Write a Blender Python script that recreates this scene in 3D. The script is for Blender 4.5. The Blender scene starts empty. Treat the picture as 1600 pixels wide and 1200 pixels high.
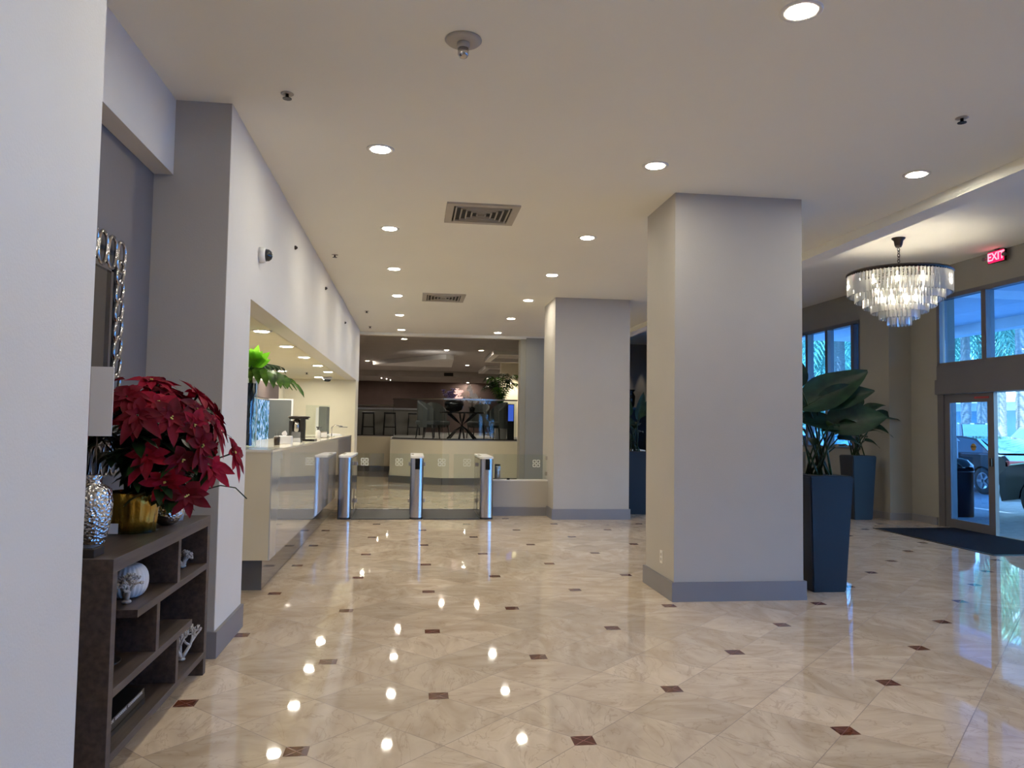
import bpy, bmesh, math, random
from mathutils import Vector, Matrix, Euler
random.seed(7)
S = bpy.context.scene
COL = S.collection
PI = math.pi

# ------------------------------------------------------------------ materials
def lin(c):
    return tuple(((x/255)/12.92 if x/255 <= .04045 else (((x/255)+.055)/1.055)**2.4) for x in c)

def new_mat(name):
    m = bpy.data.materials.new(name); m.use_nodes = True
    nt = m.node_tree
    return m, nt, nt.nodes['Principled BSDF'], nt.nodes['Material Output']

def mat(name, col, rough=.5, metal=0, spec=.5, bump=0, bscale=40, var=0, vscale=3, stretch=None, emit=None, estr=0, coat=0, sheen=0):
    m, nt, b, out = new_mat(name)
    c = lin(col)
    b.inputs['Base Color'].default_value = (*c, 1)
    b.inputs['Roughness'].default_value = rough
    b.inputs['Metallic'].default_value = metal
    b.inputs['Specular IOR Level'].default_value = spec
    b.inputs['Coat Weight'].default_value = coat
    if emit:
        b.inputs['Emission Color'].default_value = (*lin(emit), 1)
        b.inputs['Emission Strength'].default_value = estr
    tc = nt.nodes.new('ShaderNodeTexCoord')
    mp = nt.nodes.new('ShaderNodeMapping')
    if stretch: mp.inputs['Scale'].default_value = stretch
    nt.links.new(tc.outputs['Object'], mp.inputs['Vector'])
    n = nt.nodes.new('ShaderNodeTexNoise'); n.inputs['Scale'].default_value = vscale; n.inputs['Detail'].default_value = 5
    nt.links.new(mp.outputs[0], n.inputs['Vector'])
    v = var if var else .03
    r = nt.nodes.new('ShaderNodeValToRGB')
    r.color_ramp.elements[0].position = .3; r.color_ramp.elements[1].position = .7
    r.color_ramp.elements[0].color = (*[max(0, x*(1-v)) for x in c], 1)
    r.color_ramp.elements[1].color = (*[min(1, x*(1+v)) for x in c], 1)
    nt.links.new(n.outputs['Fac'], r.inputs[0]); nt.links.new(r.outputs[0], b.inputs['Base Color'])
    if bump:
        n2 = nt.nodes.new('ShaderNodeTexNoise'); n2.inputs['Scale'].default_value = bscale; n2.inputs['Detail'].default_value = 3
        nt.links.new(mp.outputs[0], n2.inputs['Vector'])
        bp = nt.nodes.new('ShaderNodeBump'); bp.inputs['Strength'].default_value = bump; bp.inputs['Distance'].default_value = .01
        nt.links.new(n2.outputs['Fac'], bp.inputs['Height']); nt.links.new(bp.outputs[0], b.inputs['Normal'])
    return m

def glow(name, col, strength):
    m, nt, b, out = new_mat(name)
    e = nt.nodes.new('ShaderNodeEmission'); e.inputs[0].default_value = (*lin(col), 1); e.inputs[1].default_value = strength
    nt.links.new(e.outputs[0], out.inputs[0]); return m

def pane(name, tint=(235, 245, 245), ior=1.45, rough=0.0, extra=0.0):
    m, nt, b, out = new_mat(name)
    t = nt.nodes.new('ShaderNodeBsdfTransparent'); t.inputs[0].default_value = (*lin(tint), 1)
    g = nt.nodes.new('ShaderNodeBsdfGlossy'); g.inputs['Roughness'].default_value = rough; g.inputs[0].default_value = (.9, .95, 1, 1)
    f = nt.nodes.new('ShaderNodeFresnel')
    ge = nt.nodes.new('ShaderNodeNewGeometry'); im = nt.nodes.new('ShaderNodeMapRange')   # the node inverts the IOR on back faces: undo it, panes are thin
    im.inputs['To Min'].default_value = ior; im.inputs['To Max'].default_value = 1/ior
    nt.links.new(ge.outputs['Backfacing'], im.inputs['Value']); nt.links.new(im.outputs[0], f.inputs[0])
    a = nt.nodes.new('ShaderNodeMath'); a.operation = 'ADD'; a.inputs[1].default_value = extra
    nt.links.new(f.outputs[0], a.inputs[0])
    x = nt.nodes.new('ShaderNodeMixShader')
    nt.links.new(a.outputs[0], x.inputs[0]); nt.links.new(t.outputs[0], x.inputs[1]); nt.links.new(g.outputs[0], x.inputs[2])
    nt.links.new(x.outputs[0], out.inputs[0]); return m

LATA, LX, LY = .6673, .1768, 4.3637
def floor_mat():
    m, nt, b, out = new_mat('marble_floor')
    N = nt.nodes.new; L = nt.links.new
    def M(op, a, bb=None, c=None):
        n = N('ShaderNodeMath'); n.operation = op
        for i, v in enumerate((a, bb, c)):
            if v is None: continue
            if isinstance(v, (int, float)): n.inputs[i].default_value = v
            else: L(v, n.inputs[i])
        return n.outputs[0]
    tc = N('ShaderNodeTexCoord'); sp = N('ShaderNodeSeparateXYZ'); L(tc.outputs['Object'], sp.inputs[0])
    px = M('SUBTRACT', sp.outputs[0], LX); py = M('SUBTRACT', sp.outputs[1], LY)
    u = M('DIVIDE', M('ADD', px, py), LATA); v = M('DIVIDE', M('SUBTRACT', px, py), LATA)
    # inset squares on even/even crossings
    uu = M('SUBTRACT', M('FLOORED_MODULO', M('ADD', u, 1.0), 2.0), 1.0)
    vv = M('SUBTRACT', M('FLOORED_MODULO', M('ADD', v, 1.0), 2.0), 1.0)
    ix = M('ABSOLUTE', M('MULTIPLY', M('ADD', uu, vv), LATA/2)); iy = M('ABSOLUTE', M('MULTIPLY', M('SUBTRACT', uu, vv), LATA/2))
    inset = M('LESS_THAN', M('MAXIMUM', ix, iy), .054)
    fu = M('ABSOLUTE', M('SUBTRACT', u, M('ROUND', u))); fv = M('ABSOLUTE', M('SUBTRACT', v, M('ROUND', v)))
    grout = M('LESS_THAN', M('MINIMUM', fu, fv), .0042)
    # per tile randomness
    cb = N('ShaderNodeCombineXYZ'); L(M('FLOOR', u), cb.inputs[0]); L(M('FLOOR', v), cb.inputs[1])
    wn = N('ShaderNodeTexWhiteNoise'); wn.noise_dimensions = '3D'; L(cb.outputs[0], wn.inputs['Vector'])
    off = N('ShaderNodeVectorMath'); off.operation = 'SCALE'; L(wn.outputs['Color'], off.inputs[0]); off.inputs['Scale'].default_value = 20
    ad = N('ShaderNodeVectorMath'); ad.operation = 'ADD'; L(tc.outputs['Object'], ad.inputs[0]); L(off.outputs[0], ad.inputs[1])
    rot = N('ShaderNodeVectorRotate'); L(ad.outputs[0], rot.inputs['Vector']); rot.rotation_type = 'Z_AXIS'
    L(M('MULTIPLY', M('ROUND', M('MULTIPLY', wn.outputs['Value'], 3.0)), PI/2), rot.inputs['Angle'])
    mp = N('ShaderNodeMapping'); L(rot.outputs[0], mp.inputs[0]); mp.inputs['Scale'].default_value = (1, 2.2, 1); mp.inputs['Rotation'].default_value = (0, 0, PI/4)
    n1 = N('ShaderNodeTexNoise'); L(mp.outputs[0], n1.inputs[0]); n1.inputs['Scale'].default_value = 2.6; n1.inputs['Detail'].default_value = 8; n1.inputs['Distortion'].default_value = 1.2
    n2 = N('ShaderNodeTexNoise'); L(mp.outputs[0], n2.inputs[0]); n2.inputs['Scale'].default_value = 1.7; n2.inputs['Detail'].default_value = 9; n2.inputs['Distortion'].default_value = 2.5
    cr = N('ShaderNodeValToRGB'); L(n1.outputs[0], cr.inputs[0])
    e = cr.color_ramp.elements
    e[0].position = .28; e[0].color = (*lin((192, 170, 146)), 1)
    e[1].position = .72; e[1].color = (*lin((226, 207, 184)), 1)
    # thin veins
    vein = M('SUBTRACT', 1.0, M('MINIMUM', M('MULTIPLY', M('ABSOLUTE', M('SUBTRACT', n2.outputs[0], .5)), 60.0), 1.0))
    mv = N('ShaderNodeMix'); mv.data_type = 'RGBA'; L(M('MULTIPLY', vein, .3), mv.inputs[0]); L(cr.outputs[0], mv.inputs[6]); mv.inputs[7].default_value = (*lin((128, 98, 76)), 1)
    hs = N('ShaderNodeHueSaturation'); L(mv.outputs[2], hs.inputs['Color']); L(M('ADD', M('MULTIPLY', wn.outputs['Value'], .24), .86), hs.inputs['Value'])
    m1 = N('ShaderNodeMix'); m1.data_type = 'RGBA'; L(grout, m1.inputs[0]); L(hs.outputs[0], m1.inputs[6]); m1.inputs[7].default_value = (*lin((112, 90, 74)), 1)
    n3 = N('ShaderNodeTexNoise'); n3.inputs['Scale'].default_value = 30; L(tc.outputs['Object'], n3.inputs[0])
    c2 = N('ShaderNodeValToRGB'); L(n3.outputs[0], c2.inputs[0])
    c2.color_ramp.elements[0].color = (*lin((72, 34, 26)), 1); c2.color_ramp.elements[1].color = (*lin((112, 62, 48)), 1)
    m2 = N('ShaderNodeMix'); m2.data_type = 'RGBA'; L(inset, m2.inputs[0]); L(m1.outputs[2], m2.inputs[6]); L(c2.outputs[0], m2.inputs[7])
    L(m2.outputs[2], b.inputs['Base Color'])
    b.inputs['Roughness'].default_value = .085
    b.inputs['IOR'].default_value = 1.68
    L(M('ADD', M('MULTIPLY', n1.outputs[0], .035), M('ADD', M('MULTIPLY', grout, .4), .012)), b.inputs['Roughness'])
    return m

def chrome_hammered():
    m, nt, b, out = new_mat('hammered_silver')
    b.inputs['Base Color'].default_value = (.62, .58, .56, 1); b.inputs['Metallic'].default_value = 1; b.inputs['Roughness'].default_value = .16
    tc = nt.nodes.new('ShaderNodeTexCoord'); v = nt.nodes.new('ShaderNodeTexVoronoi'); v.inputs['Scale'].default_value = 75
    nt.links.new(tc.outputs['Object'], v.inputs['Vector'])
    bp = nt.nodes.new('ShaderNodeBump'); bp.inputs['Strength'].default_value = .7; bp.inputs['Distance'].default_value = .01
    nt.links.new(v.outputs['Distance'], bp.inputs['Height']); nt.links.new(bp.outputs[0], b.inputs['Normal']); return m

def crystal():
    m, nt, b, out = new_mat('crystal_glass')
    t = nt.nodes.new('ShaderNodeBsdfTransparent'); t.inputs[0].default_value = (.86, .88, .9, 1)
    g = nt.nodes.new('ShaderNodeBsdfGlossy'); g.inputs['Roughness'].default_value = .08
    tr = nt.nodes.new('ShaderNodeBsdfTranslucent'); tr.inputs[0].default_value = (.9, .88, .8, 1)
    f = nt.nodes.new('ShaderNodeLayerWeight'); f.inputs[0].default_value = .35
    x1 = nt.nodes.new('ShaderNodeMixShader'); x1.inputs[0].default_value = .42
    nt.links.new(t.outputs[0], x1.inputs[1]); nt.links.new(tr.outputs[0], x1.inputs[2])
    x2 = nt.nodes.new('ShaderNodeMixShader'); nt.links.new(f.outputs[0], x2.inputs[0])
    nt.links.new(x1.outputs[0], x2.inputs[1]); nt.links.new(g.outputs[0], x2.inputs[2]); nt.links.new(x2.outputs[0], out.inputs[0]); return m

def leafmat(name, a, b_, trans=.25, rough=.35):
    m, nt, b, out = new_mat(name)
    tc = nt.nodes.new('ShaderNodeTexCoord'); n = nt.nodes.new('ShaderNodeTexNoise'); n.inputs['Scale'].default_value = 9
    nt.links.new(tc.outputs['Object'], n.inputs['Vector'])
    r = nt.nodes.new('ShaderNodeValToRGB'); r.color_ramp.elements[0].position = .35; r.color_ramp.elements[1].position = .65
    r.color_ramp.elements[0].color = (*lin(a), 1); r.color_ramp.elements[1].color = (*lin(b_), 1)
    nt.links.new(n.outputs[0], r.inputs[0]); nt.links.new(r.outputs[0], b.inputs['Base Color'])
    b.inputs['Roughness'].default_value = rough; b.inputs['Specular IOR Level'].default_value = .22
    t = nt.nodes.new('ShaderNodeBsdfTranslucent'); nt.links.new(r.outputs[0], t.inputs[0])
    x = nt.nodes.new('ShaderNodeMixShader'); x.inputs[0].default_value = trans
    nt.links.new(b.outputs[0], x.inputs[1]); nt.links.new(t.outputs[0], x.inputs[2]); nt.links.new(x.outputs[0], out.inputs[0]); return m

def palm_reflection_mat():
    # palms and blue sky reflected in glass, painted as emission
    m, nt, b, out = new_mat('palm_reflection')
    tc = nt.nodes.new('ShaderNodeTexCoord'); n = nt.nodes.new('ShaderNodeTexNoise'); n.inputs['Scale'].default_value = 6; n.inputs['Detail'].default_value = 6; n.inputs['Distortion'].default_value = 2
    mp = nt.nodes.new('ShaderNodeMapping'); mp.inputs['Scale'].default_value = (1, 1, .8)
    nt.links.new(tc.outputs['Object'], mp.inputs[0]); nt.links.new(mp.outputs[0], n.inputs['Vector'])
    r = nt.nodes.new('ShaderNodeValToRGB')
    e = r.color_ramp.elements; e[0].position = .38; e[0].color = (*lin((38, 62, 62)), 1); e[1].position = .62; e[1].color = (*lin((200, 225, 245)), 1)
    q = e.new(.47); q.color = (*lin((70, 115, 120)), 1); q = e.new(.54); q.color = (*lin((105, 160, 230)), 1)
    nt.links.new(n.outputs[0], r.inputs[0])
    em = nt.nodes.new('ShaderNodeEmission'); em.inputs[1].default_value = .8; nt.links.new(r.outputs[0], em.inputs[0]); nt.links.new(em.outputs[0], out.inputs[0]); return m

def wood_mat():
    m, nt, b, out = new_mat('dark_walnut')
    tc = nt.nodes.new('ShaderNodeTexCoord'); mp = nt.nodes.new('ShaderNodeMapping'); mp.inputs['Scale'].default_value = (14, 1.2, 14)
    n = nt.nodes.new('ShaderNodeTexNoise'); n.inputs['Scale'].default_value = 3; n.inputs['Detail'].default_value = 6
    nt.links.new(tc.outputs['Object'], mp.inputs[0]); nt.links.new(mp.outputs[0], n.inputs[0])
    r = nt.nodes.new('ShaderNodeValToRGB'); r.color_ramp.elements[0].position = .3; r.color_ramp.elements[1].position = .75
    r.color_ramp.elements[0].color = (*lin((46, 36, 33)), 1); r.color_ramp.elements[1].color = (*lin((78, 64, 58)), 1)
    nt.links.new(n.outputs[0], r.inputs[0]); nt.links.new(r.outputs[0], b.inputs['Base Color']); b.inputs['Roughness'].default_value = .5; return m

MT = dict(
    floor=floor_mat(),
    ceiling=mat('ceiling_paint', (240, 237, 224), .9, var=.02, vscale=.6, bump=.05),
    white=mat('white_plaster', (217, 213, 204), .75, bump=.12, bscale=90, var=.015),
    taupe=mat('taupe_pillar_paint', (172, 166, 157), .8, bump=.08, bscale=90, var=.02),
    niche=mat('dark_grey_niche_paint', (112, 106, 102), .8, bump=.08),
    cream=mat('cream_paint', (222, 214, 186), .7, var=.02),
    rightwall=mat('beige_grey_paint', (140, 137, 128), .85, var=.02),
    base=mat('grey_baseboard_paint', (118, 116, 120), .45),
    trim=mat('storefront_grey_metal', (96, 94, 98), .4, metal=.3),
    wood=wood_mat(),
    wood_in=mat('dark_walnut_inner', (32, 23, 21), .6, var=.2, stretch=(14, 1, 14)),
    steel=mat('brushed_steel', (190, 186, 186), .26, metal=1, stretch=(1, 1, .02), bump=.05, bscale=200),
    chrome=mat('chrome', (185, 180, 178), .12, metal=1),
    darkmetal=mat('dark_bronze_metal', (62, 56, 54), .3, metal=1),
    black=mat('black_plastic', (14, 14, 17), .3),
    blackgloss=mat('black_gloss', (8, 8, 10), .08),
    darkmat=mat('charcoal_rubber', (50, 52, 56), .55, bump=.3, bscale=200),
    rug=mat('charcoal_entrance_carpet', (32, 36, 45), .98, spec=.05, bump=.8, bscale=300, var=.25, vscale=120),
    desk=mat('desk_gloss_panel', (176, 176, 174), .06, coat=.6),
    deskend=mat('desk_cream_end', (205, 194, 165), .35),
    desktop=mat('desk_quartz', (222, 216, 198), .12),
    kick=mat('desk_gloss_kick', (88, 88, 88), .1, coat=.4),
    planter=mat('slate_blue_planter', (18, 21, 29), .5, var=.05, spec=.3),
    soil=mat('dark_soil', (28, 22, 18), .95, bump=1, bscale=60, var=.3, vscale=40),
    leaf=leafmat('paddle_leaf', (17, 34, 26), (30, 56, 38), .08, .5),
    leafbright=leafmat('bright_leaf', (88, 160, 28), (130, 205, 52), .35),
    leafmid=leafmat('split_leaf', (34, 68, 22), (84, 128, 42), .3),
    leafdark=leafmat('dark_foliage', (14, 30, 16), (30, 52, 26), .1),
    palm=leafmat('palm_frond', (62, 116, 96), (140, 188, 150), .35, .5),
    red=leafmat('poinsettia_bract', (108, 0, 22), (150, 2, 38), .15, .75),
    redd=leafmat('poinsettia_bract_dark', (70, 0, 14), (108, 0, 26), .15, .75),
    yel=mat('poinsettia_bead', (190, 180, 90), .5),
    gold=mat('gold_foil', (176, 132, 48), .26, metal=.85, bump=.9, bscale=24, stretch=(1, 1, .35)),
    hammered=chrome_hammered(),
    whitecer=mat('white_ceramic', (228, 226, 222), .3),
    coral=mat('grey_white_coral', (190, 182, 172), .7, bump=.6, bscale=60),
    paper=mat('white_card', (228, 224, 222), .6),
    crystal=crystal(),
    glass=pane('clear_glass', (246, 250, 248)),
    winglass=pane('window_glass', (200, 226, 252)),
    railglass=pane('tinted_rail_glass', (226, 232, 234), ior=1.22),
    mirror=mat('mirror_silver', (165, 160, 152), .02, metal=1),
    light=glow('downlight_lens', (255, 246, 224), 168),
    lightdim=glow('lounge_light_lens', (255, 236, 214), 420),
    bulb=glow('warm_bulb', (255, 240, 214), 42),
    exitred=glow('exit_red', (255, 20, 70), 1.6),
    exitletter=glow('exit_letter', (255, 130, 150), 1.9),
    blue=glow('blue_screen', (60, 90, 200), .9),
    brown=mat('dark_brown_wall', (86, 70, 66), .8, var=.08),
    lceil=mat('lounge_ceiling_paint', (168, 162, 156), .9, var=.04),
    charfab=mat('charcoal_fabric', (96, 98, 95), .9, bump=.4, bscale=150),
    whitetrim=mat('white_trim_paint', (225, 222, 216), .5),
    vent=mat('vent_grey_metal', (170, 162, 150), .5),
    ventdark=mat('vent_dark_gap', (24, 22, 22), .8),
    sign=palm_reflection_mat(),  # emissive stand-in for the palms mirrored in a glass panel
    asphalt=mat('driveway_pavers', (120, 130, 142), .7, bump=.5, bscale=14, var=.2, vscale=8),
    concrete=mat('exterior_stucco', (206, 212, 216), .8, var=.04),
    extglass=mat('shopfront_glass', (90, 130, 150), .15),
    trunk=mat('palm_trunk', (120, 112, 104), .9, bump=1, bscale=10, var=.35, vscale=7, stretch=(1, 1, 5)),
    tyre=mat('tyre_rubber', (18, 18, 20), .8),
    rim=mat('alloy_rim', (150, 154, 160), .3, metal=1),
    carblack=mat('black_car_paint', (14, 15, 20), .12, coat=1),
    cargrey=mat('dark_grey_car_paint', (20, 23, 28), .25, coat=.4),
    carred=mat('maroon_car_paint', (38, 12, 16), .12, coat=1),
    carblue=mat('blue_silver_car_paint', (96, 118, 142), .15, coat=1),
    carglass=mat('car_window_glass', (70, 104, 124), .05, coat=1),
    tail=mat('tail_lamp_red', (150, 22, 26), .3),
    headl=mat('headlamp_lens', (210, 220, 228), .1),
    hedge=leafmat('hedge_leaf', (52, 100, 84), (120, 168, 130), .3, .6),
    petal=mat('white_orchid_petal', (226, 222, 228), .6),
    purple=mat('purple_flower', (62, 46, 108), .6),
    pink=mat('pale_pink_flower', (240, 214, 206), .6, emit=(255, 220, 210), estr=.35),  # weak emission brightens the petals; the flowers are no lamps
    brick=mat('pale_brick', (196, 166, 150), .8, bump=.8, bscale=16, stretch=(1, 1, 4)),
    sticker=mat('door_sticker', (170, 140, 60), .5),
    redtxt=mat('red_door_sticker', (150, 40, 44), .5),
)

# ------------------------------------------------------------------ mesh helper
class MB:
    def __init__(s): s.bm = bmesh.new()
    def box(s, x0, x1, y0, y1, z0, z1, M=None, bev=0):
        vs = [s.bm.verts.new(Vector(p) if M is None else M @ Vector(p)) for p in
              ((x0,y0,z0),(x1,y0,z0),(x1,y1,z0),(x0,y1,z0),(x0,y0,z1),(x1,y0,z1),(x1,y1,z1),(x0,y1,z1))]
        fs = [s.bm.faces.new([vs[i] for i in f]) for f in ((0,3,2,1),(4,5,6,7),(0,1,5,4),(1,2,6,5),(2,3,7,6),(3,0,4,7))]
        if bev:
            es = list({e for f in fs for e in f.edges})
            bmesh.ops.bevel(s.bm, geom=es, offset=bev, segments=2, profile=.5, affect='EDGES')
        return s
    def frustum(s, cx, cy, w0, w1, z0, z1, d0=None, d1=None, bev=0):
        d0 = d0 or w0; d1 = d1 or w1
        vs = []
        for w, d, z in ((w0, d0, z0), (w1, d1, z1)):
            for sx, sy in ((-1,-1),(1,-1),(1,1),(-1,1)): vs.append(s.bm.verts.new((cx+sx*w/2, cy+sy*d/2, z)))
        fs = [s.bm.faces.new([vs[i] for i in f]) for f in ((0,3,2,1),(4,5,6,7),(0,1,5,4),(1,2,6,5),(2,3,7,6),(3,0,4,7))]
        if bev:
            es = list({e for f in fs for e in f.edges}); bmesh.ops.bevel(s.bm, geom=es, offset=bev, segments=2, affect='EDGES')
        return s
    def lathe(s, prof, cx=0, cy=0, n=24, cz=0, M=None, cap=True, fn=None):
        rings = []
        for r, z in prof:
            ring = []
            for k in range(n):
                a = 2*PI*k/n; rr = r*(fn(a, z) if fn else 1)
                p = Vector((cx+rr*math.cos(a), cy+rr*math.sin(a), cz+z)); ring.append(s.bm.verts.new(M @ p if M else p))
            rings.append(ring)
        for a, b in zip(rings, rings[1:]):
            for k in range(n):
                f = s.bm.faces.new((a[k], a[(k+1)%n], b[(k+1)%n], b[k])); f.smooth = True
        if cap:
            for rg, rv in ((rings[0], True), (rings[-1], False)):
                try: s.bm.faces.new(rg[::-1] if rv else rg)
                except Exception: pass
        return s
    def tube(s, pts, r, n=8, r2=None, cap=True):
        pts = [Vector(p) for p in pts]; rings = []
        up = Vector((0, 0, 1))
        for i, p in enumerate(pts):
            d = (pts[min(i+1, len(pts)-1)] - pts[max(i-1, 0)]).normalized()
            a = d.cross(up)
            if a.length < .05: a = d.cross(Vector((1, 0, 0)))
            a.normalize(); b = d.cross(a).normalized()
            t = i/max(1, len(pts)-1); rr = r if r2 is None else r+(r2-r)*t
            rings.append([s.bm.verts.new(p + a*rr*math.cos(2*PI*k/n) + b*rr*math.sin(2*PI*k/n)) for k in range(n)])
        for a, b in zip(rings, rings[1:]):
            for k in range(n):
                f = s.bm.faces.new((a[k], b[k], b[(k+1)%n], a[(k+1)%n])); f.smooth = True
        if cap:
            s.bm.faces.new(rings[0]); s.bm.faces.new(rings[-1][::-1])
        return s
    def loop_tube(s, pts, r, n=6):
        pts = [Vector(p) for p in pts]; N = len(pts); rings = []
        c = sum(pts, Vector())/N; nrm = (pts[1]-c).cross(pts[0]-c).normalized()
        for i, p in enumerate(pts):
            d = (pts[(i+1)%N]-pts[i-1]).normalized(); b = d.cross(nrm).normalized()
            rings.append([s.bm.verts.new(p + nrm*r*math.cos(2*PI*k/n) + b*r*math.sin(2*PI*k/n)) for k in range(n)])
        for i in range(N):
            a, b = rings[i], rings[(i+1)%N]
            for k in range(n):
                f = s.bm.faces.new((a[k], a[(k+1)%n], b[(k+1)%n], b[k])); f.smooth = True
        return s
    def prism(s, poly, z0, z1):
        a = [s.bm.verts.new((x, y, z0)) for x, y in poly]; b = [s.bm.verts.new((x, y, z1)) for x, y in poly]
        s.bm.faces.new(a[::-1]); s.bm.faces.new(b)
        for i in range(len(poly)):
            j = (i+1) % len(poly); s.bm.faces.new((a[i], a[j], b[j], b[i]))
        return s
    def ball(s, c, r, sub=2, sc=(1, 1, 1)):
        M = Matrix.Translation(c) @ Matrix.Diagonal((r*sc[0], r*sc[1], r*sc[2], 1))
        g = bmesh.ops.create_icosphere(s.bm, subdivisions=sub, radius=1, matrix=M)
        for v in g['verts']:
            for f in v.link_faces: f.smooth = True
        return s
    def leaf(s, base, d, up, L, W, droop=.3, fold=.25, n=7, shape=None):
        """paddle leaf: base point, direction, upward normal hint; droops along its length and folds at the midrib"""
        base = Vector(base); d = Vector(d).normalized(); up = Vector(up)
        side = d.cross(up).normalized(); up = side.cross(d).normalized()
        shape = shape or (lambda t: max(.01, math.sin(PI*min(1, (t*.97+.03)**.72)))**.8)
        rows = []
        for i in range(n+1):
            t = i/n
            p = base + d*(L*t) - Vector((0, 0, 1))*(droop*L*t*t)
            w = W/2*shape(t)
            if i == n: w = W*.02
            wav = .04*W*math.sin(t*9+L*7)
            rows.append([s.bm.verts.new(p - side*w + up*(fold*w+wav)), s.bm.verts.new(p - side*w*.5 + up*fold*w*.35),
                         s.bm.verts.new(p), s.bm.verts.new(p + side*w*.5 + up*fold*w*.35), s.bm.verts.new(p + side*w + up*(fold*w-wav))])
        for a, b in zip(rows, rows[1:]):
            for k in range(4):
                f = s.bm.faces.new((a[k], a[k+1], b[k+1], b[k])); f.smooth = True
        return s
    def frond(s, pts, ll, n=18, lw=.02, hang=.6):
        """feather palm frond: leaflets along a curved rib"""
        pts = [Vector(p) for p in pts]
        s.tube(pts, .012 if lw < .04 else .04, 4)
        for i in range(n):
            t = (i+1)/(n+1)*(len(pts)-1); k = int(t); f = t-k
            p = pts[k].lerp(pts[min(k+1, len(pts)-1)], f); d = (pts[min(k+1, len(pts)-1)]-pts[k]).normalized()
            sd = d.cross(Vector((0, 0, 1)))
            if sd.length < .1: sd = Vector((1, 0, 0))
            sd.normalize(); l = ll*math.sin(PI*(i+1.5)/(n+2))**.5
            for sg in (-1, 1):
                e = p + (sd*sg*.8 + d*.6).normalized()*l - Vector((0, 0, 1))*l*hang
                m = p.lerp(e, .45) + Vector((0, 0, 1))*l*hang*.25
                w = d*lw
                a = [s.bm.verts.new(q) for q in (p-w*.5, p+w*.5, m+w, m-w)]; s.bm.faces.new(a)
                z = s.bm.verts.new(e); s.bm.faces.new((a[3], a[2], z))
        return s
    def build(s, name, m, parent=None, label=None, cat=None, group=None, kind=None, smooth=False, origin=None, bevel=0):
        me = bpy.data.meshes.new(name)
        bmesh.ops.recalc_face_normals(s.bm, faces=s.bm.faces)
        if parent is None and origin is None and kind != 'structure':
            vs = [v.co for v in s.bm.verts]
            mn = Vector([min(v[i] for v in vs) for i in range(3)]); mx = Vector([max(v[i] for v in vs) for i in range(3)])
            origin = Vector(((mn.x+mx.x)/2, (mn.y+mx.y)/2, mn.z))
        if origin is not None:
            origin = Vector(origin); bmesh.ops.translate(s.bm, verts=s.bm.verts, vec=-origin)
        s.bm.to_mesh(me); s.bm.free()
        me.materials.append(m)
        if smooth:
            for p in me.polygons: p.use_smooth = True
        o = bpy.data.objects.new(name, me); COL.objects.link(o)
        if parent is not None: o.parent = parent
        if origin is not None and parent is None: o.location = origin
        if bevel:
            md = o.modifiers.new('bev', 'BEVEL'); md.width = bevel; md.segments = 2; md.limit_method = 'ANGLE'
        tag(o, label, cat, group, kind)
        return o

def tag(o, label=None, cat=None, group=None, kind=None):
    if label: o['label'] = label
    if cat: o['category'] = cat
    if group: o['group'] = group
    if kind: o['kind'] = kind
    return o
def thing(name, label, cat, loc=(0, 0, 0), rz=0, group=None):
    o = bpy.data.objects.new(name, None); COL.objects.link(o); o.location = loc; o.rotation_euler = (0, 0, rz)
    o.empty_display_size = .1
    return tag(o, label, cat, group)
def dup(root, loc, rz=0, label=None, group=None):
    def cp(o, par):
        c = o.copy(); COL.objects.link(c); c.parent = par
        for ch in [x for x in COL.objects if x.parent == o]: cp(ch, c)
        return c
    r = cp(root, None); r.location = loc; r.rotation_euler = (0, 0, rz)
    if label: r['label'] = label
    if group: r['group'] = group
    return r
def struct(name, mb, m, label, cat, parent=None): return mb.build(name, m, parent, label, cat, kind='structure' if parent is None else None)
ORD = ['first', 'second', 'third', 'fourth', 'fifth', 'sixth', 'seventh', 'eighth', 'ninth', 'tenth']

# ------------------------------------------------------------------ room shell
CZ = 3.58
XW = -1.22
struct('floor', MB().box(-9, 8.5, -6, 37, -.2, 0), MT['floor'], 'polished beige marble tile floor with small dark red square insets', 'floor')
struct('ceiling', MB().box(-1.8, 4.6, -6, 17.9, CZ, CZ+.15), MT['ceiling'], 'flat pale main ceiling of the lobby over the pillars', 'ceiling')
c2 = struct('ceiling.001', MB().box(4.5, 8.9, -6, 24.2, 4.14, 4.3), MT['ceiling'], 'raised ceiling over the entrance side with the chandelier', 'ceiling')
struct('trim_1', MB().box(4.53, 4.75, -6, 24, 3.485, 4.14), MT['ceiling'], 'dropped ceiling edge beam between main and raised ceilings', 'beam')
struct('trim_2', MB().box(-6.2, -1.3, 17.66, 18.12, 3.6, 3.86).box(-1.3, 4.6, 17.901, 18.12, 3.52, 3.86), MT['ceiling'], 'ceiling beam above the opening to the lounge', 'beam')
# left: near pier, niche, pier, wall over the reception
struct('wall_left_near', MB().box(-2.2, XW, -6, 3.12, 0, CZ), MT['white'], 'white wall face at the left edge before the niche', 'wall')
struct('wall_niche', MB().box(-1.9, -1.69, 3.12, 5.17, 0, 3.1), MT['niche'], 'dark grey back wall of the niche behind the mirror', 'wall')
struct('wall_header', MB().box(-2.1, -1.57, 3.12, 5.17, 3.085, CZ), MT['white'], 'white header above the niche opening', 'wall')
struct('wall_left_pier', MB().box(-2.2, XW, 5.17, 5.93, 0, CZ), MT['taupe'], 'full height pier between the niche and the reception', 'wall')
struct('wall_left_pier_face', MB().box(XW-.002, XW+.004, 5.171, 5.93, .165, CZ), MT['white'], 'side face of the pier beside reception, whitened as its lit side', 'wall')  # thin white sheet colours the lit side; the front stays taupe for shade
struct('baseboard_left', MB().box(-2, XW+.025, 5.145, 5.93, 0, .165), MT['base'], 'grey baseboard around the pier beside the console', 'baseboard')
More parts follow.
